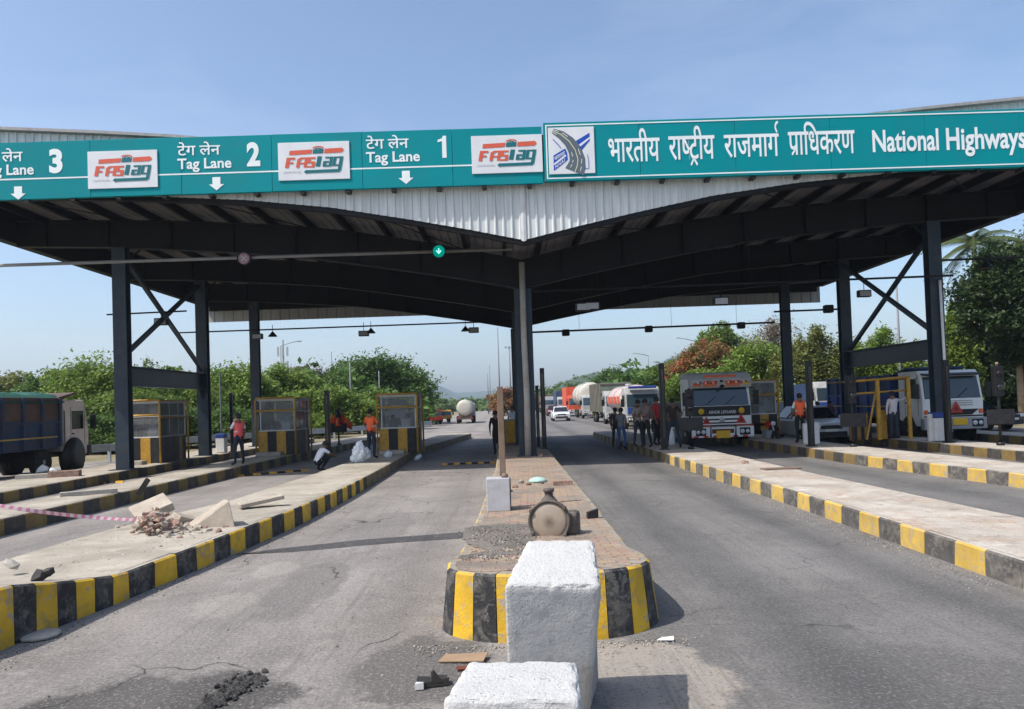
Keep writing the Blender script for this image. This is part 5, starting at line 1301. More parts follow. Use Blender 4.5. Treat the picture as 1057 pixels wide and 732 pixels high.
loose('kerb_stone', 'long grey kerb stone lying on the second booth island', 'stone', 92, 511, .30, lambda: MB().box(-.55, .55, -.10, .10, 0, .10, concrete), .55)
loose('white_sack', 'crumpled white plastic sack lying on the leftmost island beside the dump truck', 'sack', 44, 489, .28, lambda: MB().rock((0, 0, .12), .26, plastic_white, random.Random(3), .3).rock((.3, .05, .08), .18, plastic_white, random.Random(9), .3), 0)
loose('slab_pile', 'low stack of dark slabs under the crumpled sack on the leftmost island', 'slab', 50, 493, .28, lambda: MB().box(-.8, .5, -.2, .2, 0, .12, concrete).box(.05, .85, -.3, .1, .0, .18, brick_mat), .3)
# white sacks beside the worker in orange
def sack(label, px, py, z, s, rz, flat=1.0):
    b = bmesh.new(); bmesh.ops.create_icosphere(b, subdivisions=5, radius=1)
    from mathutils import noise as mn
    for v in b.verts:
        c = v.co; t = (c.z+1)/2
        k = (1.08-.62*max(0, t-.12)**1.1)*(1+.36*mn.noise(c*1.9+Vector((px, 0, 0)))-.34*abs(mn.noise(c*4.3))-.18*abs(mn.noise(c*10)))
        if t > .80: k = k*.62+.16*(1+mn.noise(c*9))           # gathered mouth of the sack
        v.co = Vector((c.x*.25*s*k+.07*s*t, c.y*.21*s*k, max(0, (.62*t+.07*mn.noise(c*3.3+Vector((0, px, 0))))*s*flat)))
    me = bpy.data.meshes.new('white_sack'); b.to_mesh(me); b.free(); me.materials.append(plastic_white)
    for f in me.polygons: f.use_smooth = True
    o = bpy.data.objects.new('white_sack', me); col.objects.link(o); p = G(px, py, z); o.location = (p.x, p.y, z); o.rotation_euler = (0, 0, rz)
    return tag(o, label, 'sack', 'white sacks on the rubble island')
sack('tall full white sack standing left of the worker in orange', 369.5, 478, .28, 1.12, .3)
sack('small white sack slumped right of the worker in orange', 400.5, 472.5, .28, .7, 1.2, .55)
sack('half full white sack between the tall sack and the worker in orange', 377.5, 475, .28, .75, .8, .9)
loose('white_sack', 'small white bag lying on the road at the kerb near the left booth', 'sack', 431, 475, .01, lambda: MB().rock((0, 0, .09), .16, plastic_white, random.Random(6), .3), 0)
loose('cover_plate', 'dark flat cover plate lying on the pale right island', 'plate', 806, 484.5, .285, lambda: MB().box(-.42, .42, -.16, .16, 0, .035, rust), .1)
loose('stone', 'small brown stone on the pale right island', 'stone', 769, 479, .28, lambda: MB().rock((0, 0, .04), .09, brick_mat, random.Random(2)), 0)
# rumble strips
def rumble(label, pa, pb, n):
    A, B = G(*pa), G(*pb); d = B-A; L = d.length; r = thing('speed_strip', label, 'speed strip', (A.x, A.y, 0), math.atan2(d.y, d.x), 'yellow and black speed strips')
    for k in range(n):
        a, b = L*k/n+.01, L*(k+1)/n-.01; h = .055
        MB().hexa([(a, -.17, 0), (b, -.17, 0), (b, .17, 0), (a, .17, 0), (a, -.06, h), (b, -.06, h), (b, .06, h), (a, .06, h)], yellow_metal if k % 2 == 0 else black_paint).build('segment', r, .01)
rumble('yellow and black speed strip across the lane left of the divider', (456, 480), (512, 478), 9)
rumble('yellow and black speed strip across the lane behind the crouching person', (243, 492), (318, 486), 9)
rumble('yellow and black speed strip in the lane beside the second booth island, furthest left', (82, 501), (128, 498), 5)
# guard rail
pts = [G(62, 482), G(112, 477), G(180, 468.5), G(229, 463), G(300, 458), G(345, 454), G(400, 449.5), G(446, 445)]
r = thing('guard_rail', 'galvanised roadside guard rail running along the left edge of the plaza before the trees', 'guard rail', (pts[0].x, pts[0].y, 0))
m = MB()
for a, b in zip(pts[:-1], pts[1:]):
    for dz, w_ in ((.52, .02), (.60, .06), (.68, .02), (.76, .06)): m.bar((a.x, a.y, dz), (b.x, b.y, dz), w_, .09, galv)
keep(m.build('rail'), r)
for a, b in zip(pts[:-1], pts[1:]):
    n = max(1, int((b-a).length/2.2))
    for k in range(n): q = a.lerp(b, k/n); keep(MB().box(q.x-.06, q.x+.06, q.y+.04, q.y+.14, 0, .78, galv).build('post'), r)
# ------------------------------------------------------------------ vehicles (local frame: front at y=0 looking down -y)
def wheel(parent, x, y, r=.5, w_=.28, rim=grey_paint):
    t = MB(); s = 1 if x > 0 else -1
    t.lathe([(r*.55, -w_/2), (r*.9, -w_/2), (r, -w_*.36), (r, w_*.36), (r*.9, w_/2), (r*.55, w_/2)], rubber, 'x', 22)
    o = t.build('wheel', parent, loc=(x, y, r))
    m = MB(); m.lathe([(r*.56, s*w_*.30), (r*.50, s*w_*.42), (r*.30, s*w_*.30), (r*.16, s*w_*.52), (.0, s*w_*.54)] if s > 0 else [(.0, s*w_*.54), (r*.16, s*w_*.52), (r*.30, s*w_*.30), (r*.50, s*w_*.42), (r*.56, s*w_*.30)], rim, 'x', 16); m.build('rim', o)
    return o
def lamp(parent, x, y, z, r=.085, m=panel_white, name='headlight'):
    b = MB(); b.lathe([(.0, -.03), (r*.7, -.025), (r, 0), (r, .05)], m, 'y', 14, (x, y, z)); return b.build(name, parent)
def cab(r, wd, hc, cm, L=1.65, visor=None, zs=(1.45, 2.28), low=.62, trim=black_paint, sidewin=True):
    hw = wd/2-.04; z0, z1 = zs
    m = MB(); m.prism([(.0, low), (-.03, z0-.08), (.16, z1+.06), (.34, hc), (L, hc), (L, low+.2), (L-.35, low+.15), (1.25, .98), (.75, .98), (.50, low)], -hw, hw, cm)
    m.build('cab', r, .05, 3)
    def fy(z): return -.03+.19*(z-(z0-.08))/(z1+.06-z0+.08)
    m = MB(); a, b = fy(z0), fy(z1); x_ = hw-.09
    m.hexa([(-x_, a-.022, z0), (x_, a-.022, z0), (x_, a+.02, z0), (-x_, a+.02, z0), (-x_+.03, b-.022, z1), (x_-.03, b-.022, z1), (x_-.03, b+.02, z1), (-x_+.03, b+.02, z1)], screen_glass)
    m.build('windscreen', r, .015)
    m = MB()
    for xx in (-x_*.55, x_*.15): m.bar((xx, a-.035, z0+.03), (xx+.42, fy(z0+.35)-.035, z0+.35), .02, .02, black_metal)
    m.build('wiper', r)
    for s in (-1, 1):
        m = MB(); m.box(min(s*hw, s*(hw+.012)), max(s*hw, s*(hw+.012)), .36, 1.12, z0+.03, z1-.05, black_glass); m.build('side_window', r, .004)
        d = MB(); xo = s*(hw+.006)
        for (ya, yb, za, zb) in ((.27, .285, low+.4, z1+.1), (1.18, 1.195, low+.4, z1+.1)): d.box(min(s*hw, xo), max(s*hw, xo), ya, yb, za, zb, black_paint)
        d.box(min(s*hw, s*(hw+.03)), max(s*hw, s*(hw+.03)), 1.0, 1.13, z0-.16, z0-.11, black_metal); d.build('door', r)
        m = MB(); m.tube([(s*hw, .22, z1), (s*(hw+.20), .02, z1-.05), (s*(hw+.20), .02, z0+.25)], .015, black_metal, 6)
        m.box(s*(hw+.20)-.10, s*(hw+.20)+.10, -.02, .05, z0+.02, z0+.55, black_metal); m.build('mirror', r, .015)
        m = MB(); m.lathe([(.62, -.01), (.62, .01)], black_paint, 'x', 20, (s*(hw-.05), 1.0, .50)); m.build('wheel_arch', r)
    return hw, fy
def bumper(r, wd, z0=.42, z1=.80, cm=offwhite, plate=True, plx=0):
    hw = wd/2; m = MB(); m.box(-hw, hw, -.16, .12, z0, z1, cm); m.build('bumper', r, .04)
    for s in (-1, 1):
        m = MB().box(s*(hw-.36)-.20, s*(hw-.36)+.20, -.172, -.158, z0+.08, z1-.06, black_metal); m.build('lamp_panel', r)
        lamp(r, s*(hw-.46), -.175, (z0+z1)/2+.01); lamp(r, s*(hw-.26), -.175, (z0+z1)/2+.01, .075)
    if plate: MB().box(plx-.24, plx+.24, -.19, -.165, z0-.02, z0+.14, plate_yellow).build('number_plate', r)
def triangle(r, x, y, z, s=.22, m=red_paint):
    a = MB(); t = [(x-s, z), (x+s, z), (x, z+s*1.75)]; u = [(x-s*.45, z+s*.30), (x+s*.45, z+s*.30), (x, z+s*1.1)]
    for i in range(3): j = (i+1) % 3; a.prism([t[i], t[j], u[j], u[i]], y-.02, y, m, 'y')
    a.prism(u, y-.012, y-.004, maroon, 'y'); a.build('warning_triangle', r)
def chassis(r, wd, L, wheels):
    m = MB(); m.box(-.42, .42, .3, L-.1, .58, .84, black_metal); m.build('chassis', r)
    for y in wheels:
        for s in (-1, 1): wheel(r, s*(wd/2-.17), y)
    for y in wheels[1:]:
        for s in (-1, 1): MB().box(s*(wd/2-.19)-.2, s*(wd/2-.19)+.2, y+.56, y+.59, .35, .95, black_metal).build('mudflap', r)
def dump_body(r, wd, L, y0, zt, low_m, up_m, tarp=None, visor=True, zb=.95):
    hw = wd/2; m = MB(); zm = zb+(zt-zb)*.52
    m.prism([(y0+.25, zb), (y0, zm), (L, zm), (L, zb)], -hw, hw, low_m); m.prism([(y0, zm), (y0-.05, zt), (L+.05, zt), (L, zm)], -hw, hw, up_m)
    if visor: m.prism([(y0+.05, zt-.10), (y0-.95, zt+.14), (y0-.97, zt+.22), (y0+.05, zt+.03)], -hw+.05, hw-.05, up_m)
    m.build('tipper_body', r, .02)
    m = MB(); n = int((L-y0)/1.0)
    for k in range(n+1):
        y = y0+.15+(L-y0-.3)*k/n
        for s in (-1, 1): m.box(min(s*hw, s*(hw+.07)), max(s*hw, s*(hw+.07)), y-.06, y+.06, zb+.05, zt-.02, low_m)
    for s in (-1, 1): m.box(min(s*hw, s*(hw+.05)), max(s*hw, s*(hw+.05)), y0+.1, L, zm-.05, zm+.05, low_m)
    m.build('rib', r)
    for s in (-1, 1): MB().box(min(s*(hw+.072), s*(hw+.08)), max(s*(hw+.072), s*(hw+.08)), y0+.4, L-.2, zb+.38, zb+.43, yellow_fade).build('reflective_stripe', r)
    if tarp:
        m = MB(); rg = random.Random(2); vs = []; fs = []; nx, ny = 7, 12
        for j in range(ny+1):
            for i in range(nx+1):
                u = i/nx*2-1; vs.append((u*(hw+.08), y0-.1+(L-y0+.1)*j/ny, zt+.02+.20*(1-u*u)*(.8+.4*math.sin(j*1.7))-(.22 if abs(u) > .99 else 0)+rg.uniform(-.03, .03)))
        for j in range(ny):
            for i in range(nx): fs.append((j*(nx+1)+i, j*(nx+1)+i+1, (j+1)*(nx+1)+i+1, (j+1)*(nx+1)+i))
        m.add(vs, fs, tarp, True); m.build('tarpaulin', r)
def tank(r, rx, rz, zc, y0, y1, m_, bands=3, letter=None):
    m = MB(); vs = []; n = 24; P = [(0, .0), (.55, .0), (.86, .06), (1, .22)]; prof = [(a, y0+b) for a, b in P]+[(a, y1-b) for a, b in P[::-1]]
    fs = []
    for a, y in prof:
        for k in range(n): t = 2*math.pi*k/n; vs.append((rx*a*math.cos(t), y, zc+rz*a*math.sin(t)))
    for i in range(len(prof)-1):
        for k in range(n): fs.append((i*n+k, i*n+(k+1) % n, (i+1)*n+(k+1) % n, (i+1)*n+k))
    m.add(vs, fs, m_, True); m.build('tank', r)
    for q in range(bands):
        m = MB(); y = y0+.5+(y1-y0-1)*q/max(1, bands-1); m.tube([(rx*1.02*math.cos(2*math.pi*k/20), y, zc+rz*1.02*math.sin(2*math.pi*k/20)) for k in range(21)], .03, grey_paint, 6); m.build('band', r)
    m = MB(); m.lathe([(.26, 0), (.26, .14), (.2, .18)], grey_paint, 'z', 14, (0, (y0+y1)/2, zc+rz*.98)); m.box(-.35, .35, y0+.4, y1-.4, zc-rz-.22, zc-rz+.08, black_metal); m.build('fitting', r)

def truck(label, loc, rz, wd=2.4, hc=2.7, L=8, cm=white_paint, wheels=(1.0, 5.4, 6.7), name='truck', cat='truck', group=None, **k):
    r = thing(name, label, cat, loc, rz, group); chassis(r, wd, L, wheels); hw, fy = cab(r, wd, hc, cm, **k); return r, hw, fy

# waiting truck with painted visor, facing the camera
Y = 29.5; X = D(744.5, 430, Y).x; wd = 2.42
r, hw, fy = truck('large white truck with orange painted visor and red warning triangles waiting head-on', (X, Y, .004), 0, wd, 2.72, 9, white_paint, (1.05, 6.0, 7.3), zs=(1.62, 2.30))
shaded_visor = plain('dusty_shaded_visor', (.42, .42, .41), .6, .12, 2, dirt=(.26, .23, .2), dirt_amt=.5)  # the visor's shade is put into its grey, with dirt patches over it
m = MB(); m.prism([(-.10, 2.30), (-.16, 2.62), (.10, 2.86), (.55, 2.92), (1.7, 2.90), (1.7, 2.70), (.3, 2.66), (.14, 2.34)], -hw-.02, hw+.02, shaded_visor); m.build('visor', r, .05, 3)
m = MB(); 
for (xa, xb, za, zb, mm) in ((-1.08, -.78, .0, .62, orange_letter), (-.66, -.14, .28, 1., orange_letter), (-.70, -.16, -.08, .22, orange_letter), (.16, .80, .26, 1., orange_letter), (.20, .76, -.08, .20, orange_letter), (.86, 1.10, .1, .72, plate_yellow)):
    q = lambda t: (-.125-.036*t, 2.38+.20*t)
    (a, b), (c, d) = q(za), q(zb); m.prism([(a, b), (c, d), (c+.012, d), (a+.012, b)], xa, xb, mm)
m.build('visor_band', r)
m = MB()
for k in range(22):
    x = -hw+.16+k*.098
    if abs(x-.02) > .17: m.box(x, x+.045+.02*(k % 3 == 0), -.172, -.135, 2.47+.015*(k % 2), 2.515+.03*(k % 3), (maroon, panel_white, maroon)[k % 3])
m.build('painted_ornament', r)
m = MB(); m.box(-.62, .62, -.06, .1, 2.66, 2.80, orange_letter); m.build('header_board', r, .02)
m = MB(); m.rock((.02, -.2, 2.36), .13, black_metal, random.Random(3)).rock((.0, -.2, 2.56), .09, black_metal, random.Random(4)); m.build('charm', r)
m = MB(); m.hexa([(-hw+.04, -.052, 1.22), (hw-.04, -.052, 1.22), (hw-.04, .0, 1.22), (-hw+.04, .0, 1.22), (-hw+.04, -.05, 1.60), (hw-.04, -.05, 1.60), (hw-.04, .0, 1.60), (-hw+.04, .0, 1.60)], black_paint); m.build('front_panel', r, .01)
f = Flat(); f.text('ASHOK LEYLAND', panel_white, -.50, 1.32, 1.06, .11, .02); f.build('lettering', r, -.058)
for s in (-1, 1): MB().lathe([(.0, -.02), (.10, -.015), (.12, .0)], plate_yellow, 'y', 14, (s*.78, -.055, 1.41)).build('marker_lamp', r)
m = MB(); m.box(-hw+.10, hw-.1, -.06, .0, .84, 1.20, white_paint); m.build('grille_panel', r, .015)
m = MB(); m.box(-.78, .78, -.075, -.055, 1.06, 1.12, black_metal); m.box(-.9, .9, -.075, -.055, .93, .98, black_metal); m.build('grille_slot', r)
m = MB(); m.lathe([(.0, -.03), (.10, -.03), (.11, 0)], silver, 'y', 16, (0, -.065, 1.07)); m.build('badge', r)
bumper(r, wd, .40, .82, white_paint, False)
MB().box(-.27, .27, -.215, -.19, .38, .66, plate_yellow).build('number_plate', r)
m = MB()
for k in range(12): m.box(-1.14+.19*k, -1.14+.19*(k+1), -.172, -.16, .41, .475, (red_paint, panel_white)[k % 2])
m.build('reflective_tape', r)
m = MB(); m.tube([(-.48, -.19, .42), (-.48, -.24, .86), (.48, -.24, .86), (.48, -.19, .42)], .03, black_metal, 8); m.tube([(-hw, -.2, .86), (hw, -.2, .86)], .028, red_paint, 8); m.build('bull_bar', r)
m = MB().box(-.42, .42, -.175, -.163, .56, .72, maroon); m.build('bumper_inset', r)
triangle(r, .74, -.075, .93, .20); triangle(r, -.60, -.075, .93, .16)
m = MB(); m.box(-1.10, 1.10, 1.9, 8.9, .95, 1.75, brown_body)
for k in range(8):
    for s in (-1, 1): m.box(1.10 if s > 0 else -1.14, 1.14 if s > 0 else -1.10, 2.0+k*.95, 2.1+k*.95, .95, 1.75, green_body)
m.build('cargo_body', r, .02)

# tipper truck in the far right lane
Y = 27.6; X = D(984, 430, Y).x
r, hw, fy = truck('white tipper truck with blue ribbed body behind the right steel column', (X, Y, .004), 0, 2.3, 2.66, 8.2, white_paint, (1.05, 5.3, 6.6), zs=(1.62, 2.42))
bumper(r, 2.3, .50, .92, grey_paint, False); MB().box(-.12, .40, -.2, -.17, .66, .90, plate_yellow).build('number_plate', r)
m = MB(); m.prism([(-.80, 1.22), (-.66, 1.02), (.66, 1.02), (.92, 1.22)], -.06, -.03, dash_dark, 'y'); m.build('grille', r, .01); triangle(r, .07, -.075, 1.10, .24)
m = MB(); m.hexa([(-1.0, -.16, 2.44), (1.0, -.16, 2.44), (1.02, .2, 2.50), (-1.02, .2, 2.50), (-1.0, -.13, 2.50), (1.0, -.13, 2.50), (1.02, .24, 2.56), (-1.02, .24, 2.56)], black_paint); m.build('sun_visor', r, .01)
m = MB()
for z in (1.36, 1.44, 1.52): m.box(-.7, .7, -.062, -.03, z, z+.025, grey_paint)
m.build('grille_slot', r); MB().box(-1.08, 1.08, -.03, .3, .95, 1.0, black_metal).build('panel_seam', r)
for s in (-1, 1): MB().box(s*1.0-.07, s*1.0+.07, -.055, .0, 1.05, 1.22, orange_letter).build('indicator', r, .02); MB().box(s*1.12-.03, s*1.12+.03, .3, 1.5, .48, .62, black_metal).build('step', r)
dump_body(r, 2.3, 8.0, 2.0, 2.60, blue_paint, blue_body, None, True)

# dump truck on the far left, driving away, seen from its side
Y = 29.4
r, hw, fy = truck('dusty dump truck with blue and brown body under a green tarpaulin at the left edge', (-17.05, Y, .004), PI, 2.36, 2.66, 8.6, plain('dusty_pink_white_cab', (.80, .73, .70), .6, .08, 1.5, dirt=(.5, .36, .31), dirt_amt=.4), (1.05, 2.85, 5.6, 6.9), zs=(1.55, 2.30))
bumper(r, 2.36, .55, .95, black_paint, False)
dump_body(r, 2.4, 8.4, 1.85, 2.72, blue_body, brown_body, tarp_green, True)
for s in (-1, 1): MB().box(s*.92-.22, s*.92+.22, 1.5, 1.8, .8, 2.3, grey_paint).build('air_filter', r, .04)
for s in (-1, 1): MB().lathe([(.70, -.1), (.70, .1)], black_paint, 'x', 20, (s*1.10, 1.05, .58)).build('mudguard', r)

# queue in the right lane
GQ = 'trucks queueing on the right carriageway'
def qtruck(label, px, Y, wd, hc, cm, L, grp=GQ, **k):
    if cm is white_paint or cm is offwhite: cm = far_white
    X = D(px, 430, Y).x; r, hw, fy = truck(label, (X, Y, .004), 0, wd, hc, L, cm, (1.0, L-3, L-1.7), group=grp, **k); bumper(r, wd, .42, .85, far_white); return r
r = qtruck('tanker truck with pink and white tank just behind the group of people', 664, 50, 2.35, 2.75, white_paint, 9)
tank(r, 1.16, .95, 1.98, 1.9, 8.9, pinkish, 3); m = MB()
for k in range(4): m.box(-1.18, -1.165, 2.6+k*1.5, 3.6+k*1.5, 1.7, 2.2, orange_red)
m.build('painted_stripe', r)
m = MB().box(-.9, .9, -.15, .2, 2.66, 2.82, blue_paint); m.build('header_board', r, .03)
m = MB().box(-1.0, 1.0, -.06, -.03, 1.0, 1.42, blue_paint); m.build('front_panel', r, .01)
r = qtruck('truck with white cab and tall grey green stake body, third in the queue', 640, 62, 2.4, 2.7, white_paint, 10)
m = MB(); m.box(-1.25, 1.25, 1.9, 10, .95, 3.4, green_body)
for k in range(9):
    for s in (-1, 1): m.box(1.25 if s > 0 else -1.31, 1.31 if s > 0 else -1.25, 2.0+k*.97, 2.12+k*.97, .95, 3.45, brown_body)
for z in (1.6, 2.4, 3.2): m.box(-1.29, 1.29, 1.85, 1.9, z, z+.1, brown_body)
m.build('cargo_body', r, .02)
r = qtruck('truck with large rounded cream tank, fourth in the queue', 613, 84, 2.5, 2.6, offwhite, 10); tank(r, 1.45, 1.4, 2.6, 1.7, 9.5, cream, 3)
r = qtruck('orange red box truck, fifth in the queue before the cream tank', 597, 98, 2.5, 2.7, orange_red, 9); MB().box(-1.3, 1.3, 1.7, 9, .9, 3.8, orange_red).build('cargo_body', r, .03)
r = qtruck('dark blue box truck farthest back in the queue on the right carriageway', 584, 122, 2.5, 2.7, offwhite, 9); MB().box(-1.3, 1.3, 1.7, 9, .9, 3.7, blue_body).build('cargo_body', r, .03)
r = qtruck('dark fronted truck far down the right carriageway straight behind the central column', 566, 135, 2.5, 2.9, grey_paint, 9); MB().box(-1.25, 1.25, 1.7, 9, .9, 3.2, brown_body).build('cargo_body', r, .03)
r = qtruck('white and pale blue truck behind the silver car', 861, 50, 2.35, 2.7, white_paint, 8, None)
MB().box(-1.0, 1.0, -.06, -.03, 1.0, 1.36, blue_paint).build('front_panel', r, .01); MB().box(-1.1, 1.1, 1.8, 8, .9, 2.6, blue_body).build('cargo_body', r, .02)
r = qtruck('tanker truck with dull rust pink tank right of the white framed booth', 838, 57, 2.3, 2.4, offwhite, 9, None); tank(r, 1.15, 1.0, 2.1, 1.8, 8.8, rustpink, 3)
# tanker going away on the left carriageway, yellow loader beside it
X = D(477.5, 430, 76).x
r, hw, fy = truck('cream bulk tanker truck driving away on the left carriageway', (X, 87, .004), PI, 2.3, 2.6, 8.5, far_white, (1.0, 5.6, 6.9), name='tanker_truck'); tank(r, 1.06, 1.05, 2.05, 1.8, 8.6, cream, 3)
r.scale = (.80, .80, .80); m = MB(); m.box(-1.05, 1.05, 8.3, 8.5, .55, .8, brown_body); m.box(-.8, .8, 8.0, 8.3, .8, 1.3, rust); m.build('rear_bumper', r)
for s in (-1, 1): lamp(r, s*.85, 8.6, .8, .1, red_paint, 'tail_lamp')
X = D(460.5, 430, 88).x
r, hw, fy = truck('small yellow and dark truck parked left of the cream tanker', (X, 88, .004), .5, 1.9, 2.0, 5, yellow_metal, (.9, 3.6), zs=(1.15, 1.75)); MB().box(-.9, .9, 1.7, 5, .8, 1.9, brown_body).build('cargo_body', r, .02); r.scale = (.8, .8, .72)
X = D(450, 430, 80).x
r, hw, fy = truck('small red truck partly hidden behind the nearest left booth', (X, 80, .004), .3, 1.9, 2.3, 5, red_paint, (.9, 3.6), zs=(1.3, 1.95)); MB().box(-.9, .9, 1.7, 5, .8, 2.4, red_paint).build('cargo_body', r, .02); r.scale = (.7, .7, .7)

def car(label, px, Y, cm, hood=None, rz=0, wd=1.72, h=1.46, L=4.2, group=None):
    X = D(px, 430, Y).x; r = thing('car', label, 'car', (X, Y, .004), rz, group); hw = wd/2
    b = MB(); b.prism([(0, .28), (-.02, .62), (.10, .80), (1.15, .95), (L-.6, .98), (L, .9), (L+.02, .35), (L-.1, .26)], -hw, hw, cm); b.build('body', r, .09, 3)
    t = MB(); q = hw-.06; u = hw-.24
    t.hexa([(-q, 1.05, .93), (q, 1.05, .93), (q, L-.5, .95), (-q, L-.5, .95), (-u, 1.75, h), (u, 1.75, h), (u, L-1.2, h), (-u, L-1.2, h)], cm); t.build('roof', r, .07, 3)
    g = MB(); g.hexa([(-q+.08, 1.06, .98), (q-.08, 1.06, .98), (q-.08, 1.14, .98), (-q+.08, 1.14, .98), (-u+.02, 1.655, h-.06), (u-.02, 1.655, h-.06), (u-.02, 1.74, h-.06), (-u+.02, 1.74, h-.06)], black_glass); g.build('windscreen', r)
    for s in (-1, 1):
        g = MB(); v = [(s*(q-.005), 1.45, 1.0), (s*(q+.02), 1.45, 1.0), (s*(q+.02), L-.9, 1.02), (s*(q-.005), L-.9, 1.02), (s*(u+.03), 1.9, h-.08), (s*(u+.055), 1.9, h-.08), (s*(u+.055), L-1.3, h-.08), (s*(u+.03), L-1.3, h-.08)]
        g.hexa(v if s > 0 else [v[i] for i in (1, 0, 3, 2, 5, 4, 7, 6)], black_glass); g.build('side_window', r)
        m = MB(); m.box(s*(hw-.34)-.22, s*(hw-.34)+.22, -.035, .08, .62, .76, panel_white); m.build('headlight', r, .03)
        m = MB(); m.box(s*(hw+.02)-.02, s*(hw+.02)+.12*s if s > 0 else s*(hw+.02)+.02, 1.25, 1.33, .95, 1.08, cm) if s > 0 else m.box(-hw-.14, -hw, 1.25, 1.33, .95, 1.08, cm); m.build('mirror', r, .02)
        for y in (.8, L-.85): wheel(r, s*(hw-.08), y, .31, .2, galv)
    if hood: MB().hexa([(-hw+.12, .12, .80), (hw-.12, .12, .80), (hw-.1, 1.0, .94), (-hw+.1, 1.0, .94), (-hw+.12, .14, .83), (hw-.12, .14, .83), (hw-.1, 1.0, .965), (-hw+.1, 1.0, .965)], hood).build('bonnet', r, .02)
    m = MB(); m.box(-.42, .42, -.04, .03, .60, .74, dash_dark); m.box(-.6, .6, -.045, .02, .32, .50, dash_dark); m.build('grille', r, .015)
    MB().box(-.25, .25, -.06, -.04, .50, .60, offwhite).build('number_plate', r)
    return r
car('silver car with white bonnet waiting beside the orange vest worker', 857.5, 28.9, silver, carwhite)
car('white car on the right carriageway just left of the orange red truck', 580, 76, carwhite)
car('dark car beside the signal pole with orange beacon at the right edge', 1047, 33.5, carblack, rz=.5)
car('dark parked car left of the signal pole with orange beacon, under the dark tree', 1020, 40, carblack, rz=.9)
r = qtruck('dark green truck waiting between the pink tanker and the large white truck', 690, 66, 2.4, 2.6, green_body, 9); MB().box(-1.2, 1.2, 1.7, 9, .9, 2.9, brown_body).build('cargo_body', r, .03)
car('dark hatchback waiting behind the silver car beside the rust pink tanker', 818, 43, carblack, L=3.8)
car('maroon car far back on the right carriageway beside the dark fronted truck', 572, 105, maroon)
def motorbike(label, px, Y, rz, red=True):
    X = D(px, 430, Y).x; r = thing('motorcycle', label, 'motorcycle', (X, Y, .004), rz)
    for y in (0, 1.25):
        w_ = MB(); w_.lathe([(.20, -.045), (.27, -.05), (.30, -.02), (.30, .02), (.27, .05), (.20, .045)], rubber, 'x', 20); o = w_.build('wheel', r, loc=(0, y, .30))
        h_ = MB(); h_.lathe([(.0, -.04), (.05, -.05), (.05, .05), (.0, .04)], galv, 'x', 10)
        for k in range(5): a = k*PI/5; h_.bar((0, -.2*math.cos(a), -.2*math.sin(a)), (0, .2*math.cos(a), .2*math.sin(a)), .015, .015, galv)
        h_.build('spokes', o)
    m = MB(); m.tube([(0, 0, .30), (0, .18, .70), (0, .26, .92)], .035, galv, 8); m.tube([(0, .25, .78), (0, .6, .5), (0, 1.25, .32)], .04, black_metal, 8); m.box(-.12, .12, .45, .8, .28, .6, grey_paint); m.build('frame', r, .02)
    m = MB(); m.ell((0, .48, .82), (.14, .27, .13), red_paint if red else carblack); m.build('fuel_tank', r)
    m = MB(); m.box(-.12, .12, .72, 1.40, .76, .86, black_paint); m.build('seat', r, .04)
    m = MB(); m.tube([(-.36, .36, 1.02), (-.1, .24, .98), (.1, .24, .98), (.36, .36, 1.02)], .018, black_metal, 8); m.build('handlebar', r)
    lamp(r, 0, .12, .86, .09); return r
motorbike('red motorcycle standing beside the white framed booth', 800, 29.4, .2)
motorbike('parked motorcycle right of the white tipper truck', 1005, 36, 1.1, False)
# ------------------------------------------------------------------ trees and far landscape
def leaves_np(blobs, n, size, seed, cl=34, spread=.30, flat=.5):
    """leaf-sized faces gathered into clumps over and inside the blobs"""
    g = np.random.default_rng(seed); C = []; W = []
    for (cx, cy, cz, rx, ry, rz) in blobs:
        k = cl; d = g.normal(size=(k, 3)); d /= np.linalg.norm(d, axis=1)[:, None]
        rr = g.uniform(.55, 1.0, (k, 1)) ; q = np.array([cx, cy, cz])+d*rr*np.array([rx, ry, rz]); C.append(q); W += [rx*rz]*k
    C = np.concatenate(C); W = np.array(W); W = W*g.uniform(.3, 1.7, len(W)); W /= W.sum()
    B = np.repeat(np.array([b[3:6] for b in blobs]), cl, axis=0)
    i = g.choice(len(C), n, p=W); P = C[i]+np.clip(g.normal(size=(n, 3)), -1.7, 1.7)*B[i]*spread*g.uniform(.4, 1, (n, 1))
    P[:, 2] = np.maximum(P[:, 2], .05)
    nrm = g.normal(size=(n, 3)); nrm[:, 2] = np.abs(nrm[:, 2])+flat; nrm /= np.linalg.norm(nrm, axis=1)[:, None]
    a = np.cross(nrm, g.normal(size=(n, 3))); a /= np.linalg.norm(a, axis=1)[:, None]; b = np.cross(nrm, a)
    s = size*g.uniform(.40, 1.5, (n, 1)); a *= s; b *= s*.55
    V = np.stack([P-a, P+b*.9+nrm*s*.12, P+a, P-b*.9+nrm*s*.12], 1).reshape(-1, 3)
    return V
def quads(name, V, m, parent=None):
    n = len(V)//4; me = bpy.data.meshes.new(name); me.vertices.add(len(V)); me.vertices.foreach_set('co', V.astype(np.float32).ravel())
    me.loops.add(4*n); me.loops.foreach_set('vertex_index', np.arange(4*n, dtype=np.int32)); me.polygons.add(n)
    me.polygons.foreach_set('loop_start', np.arange(0, 4*n, 4, dtype=np.int32)); me.polygons.foreach_set('loop_total', np.full(n, 4, np.int32))
    me.materials.append(m); me.update(calc_edges=True); me.validate()
    o = bpy.data.objects.new(name, me); col.objects.link(o)
    if parent: o.parent = parent
    return o
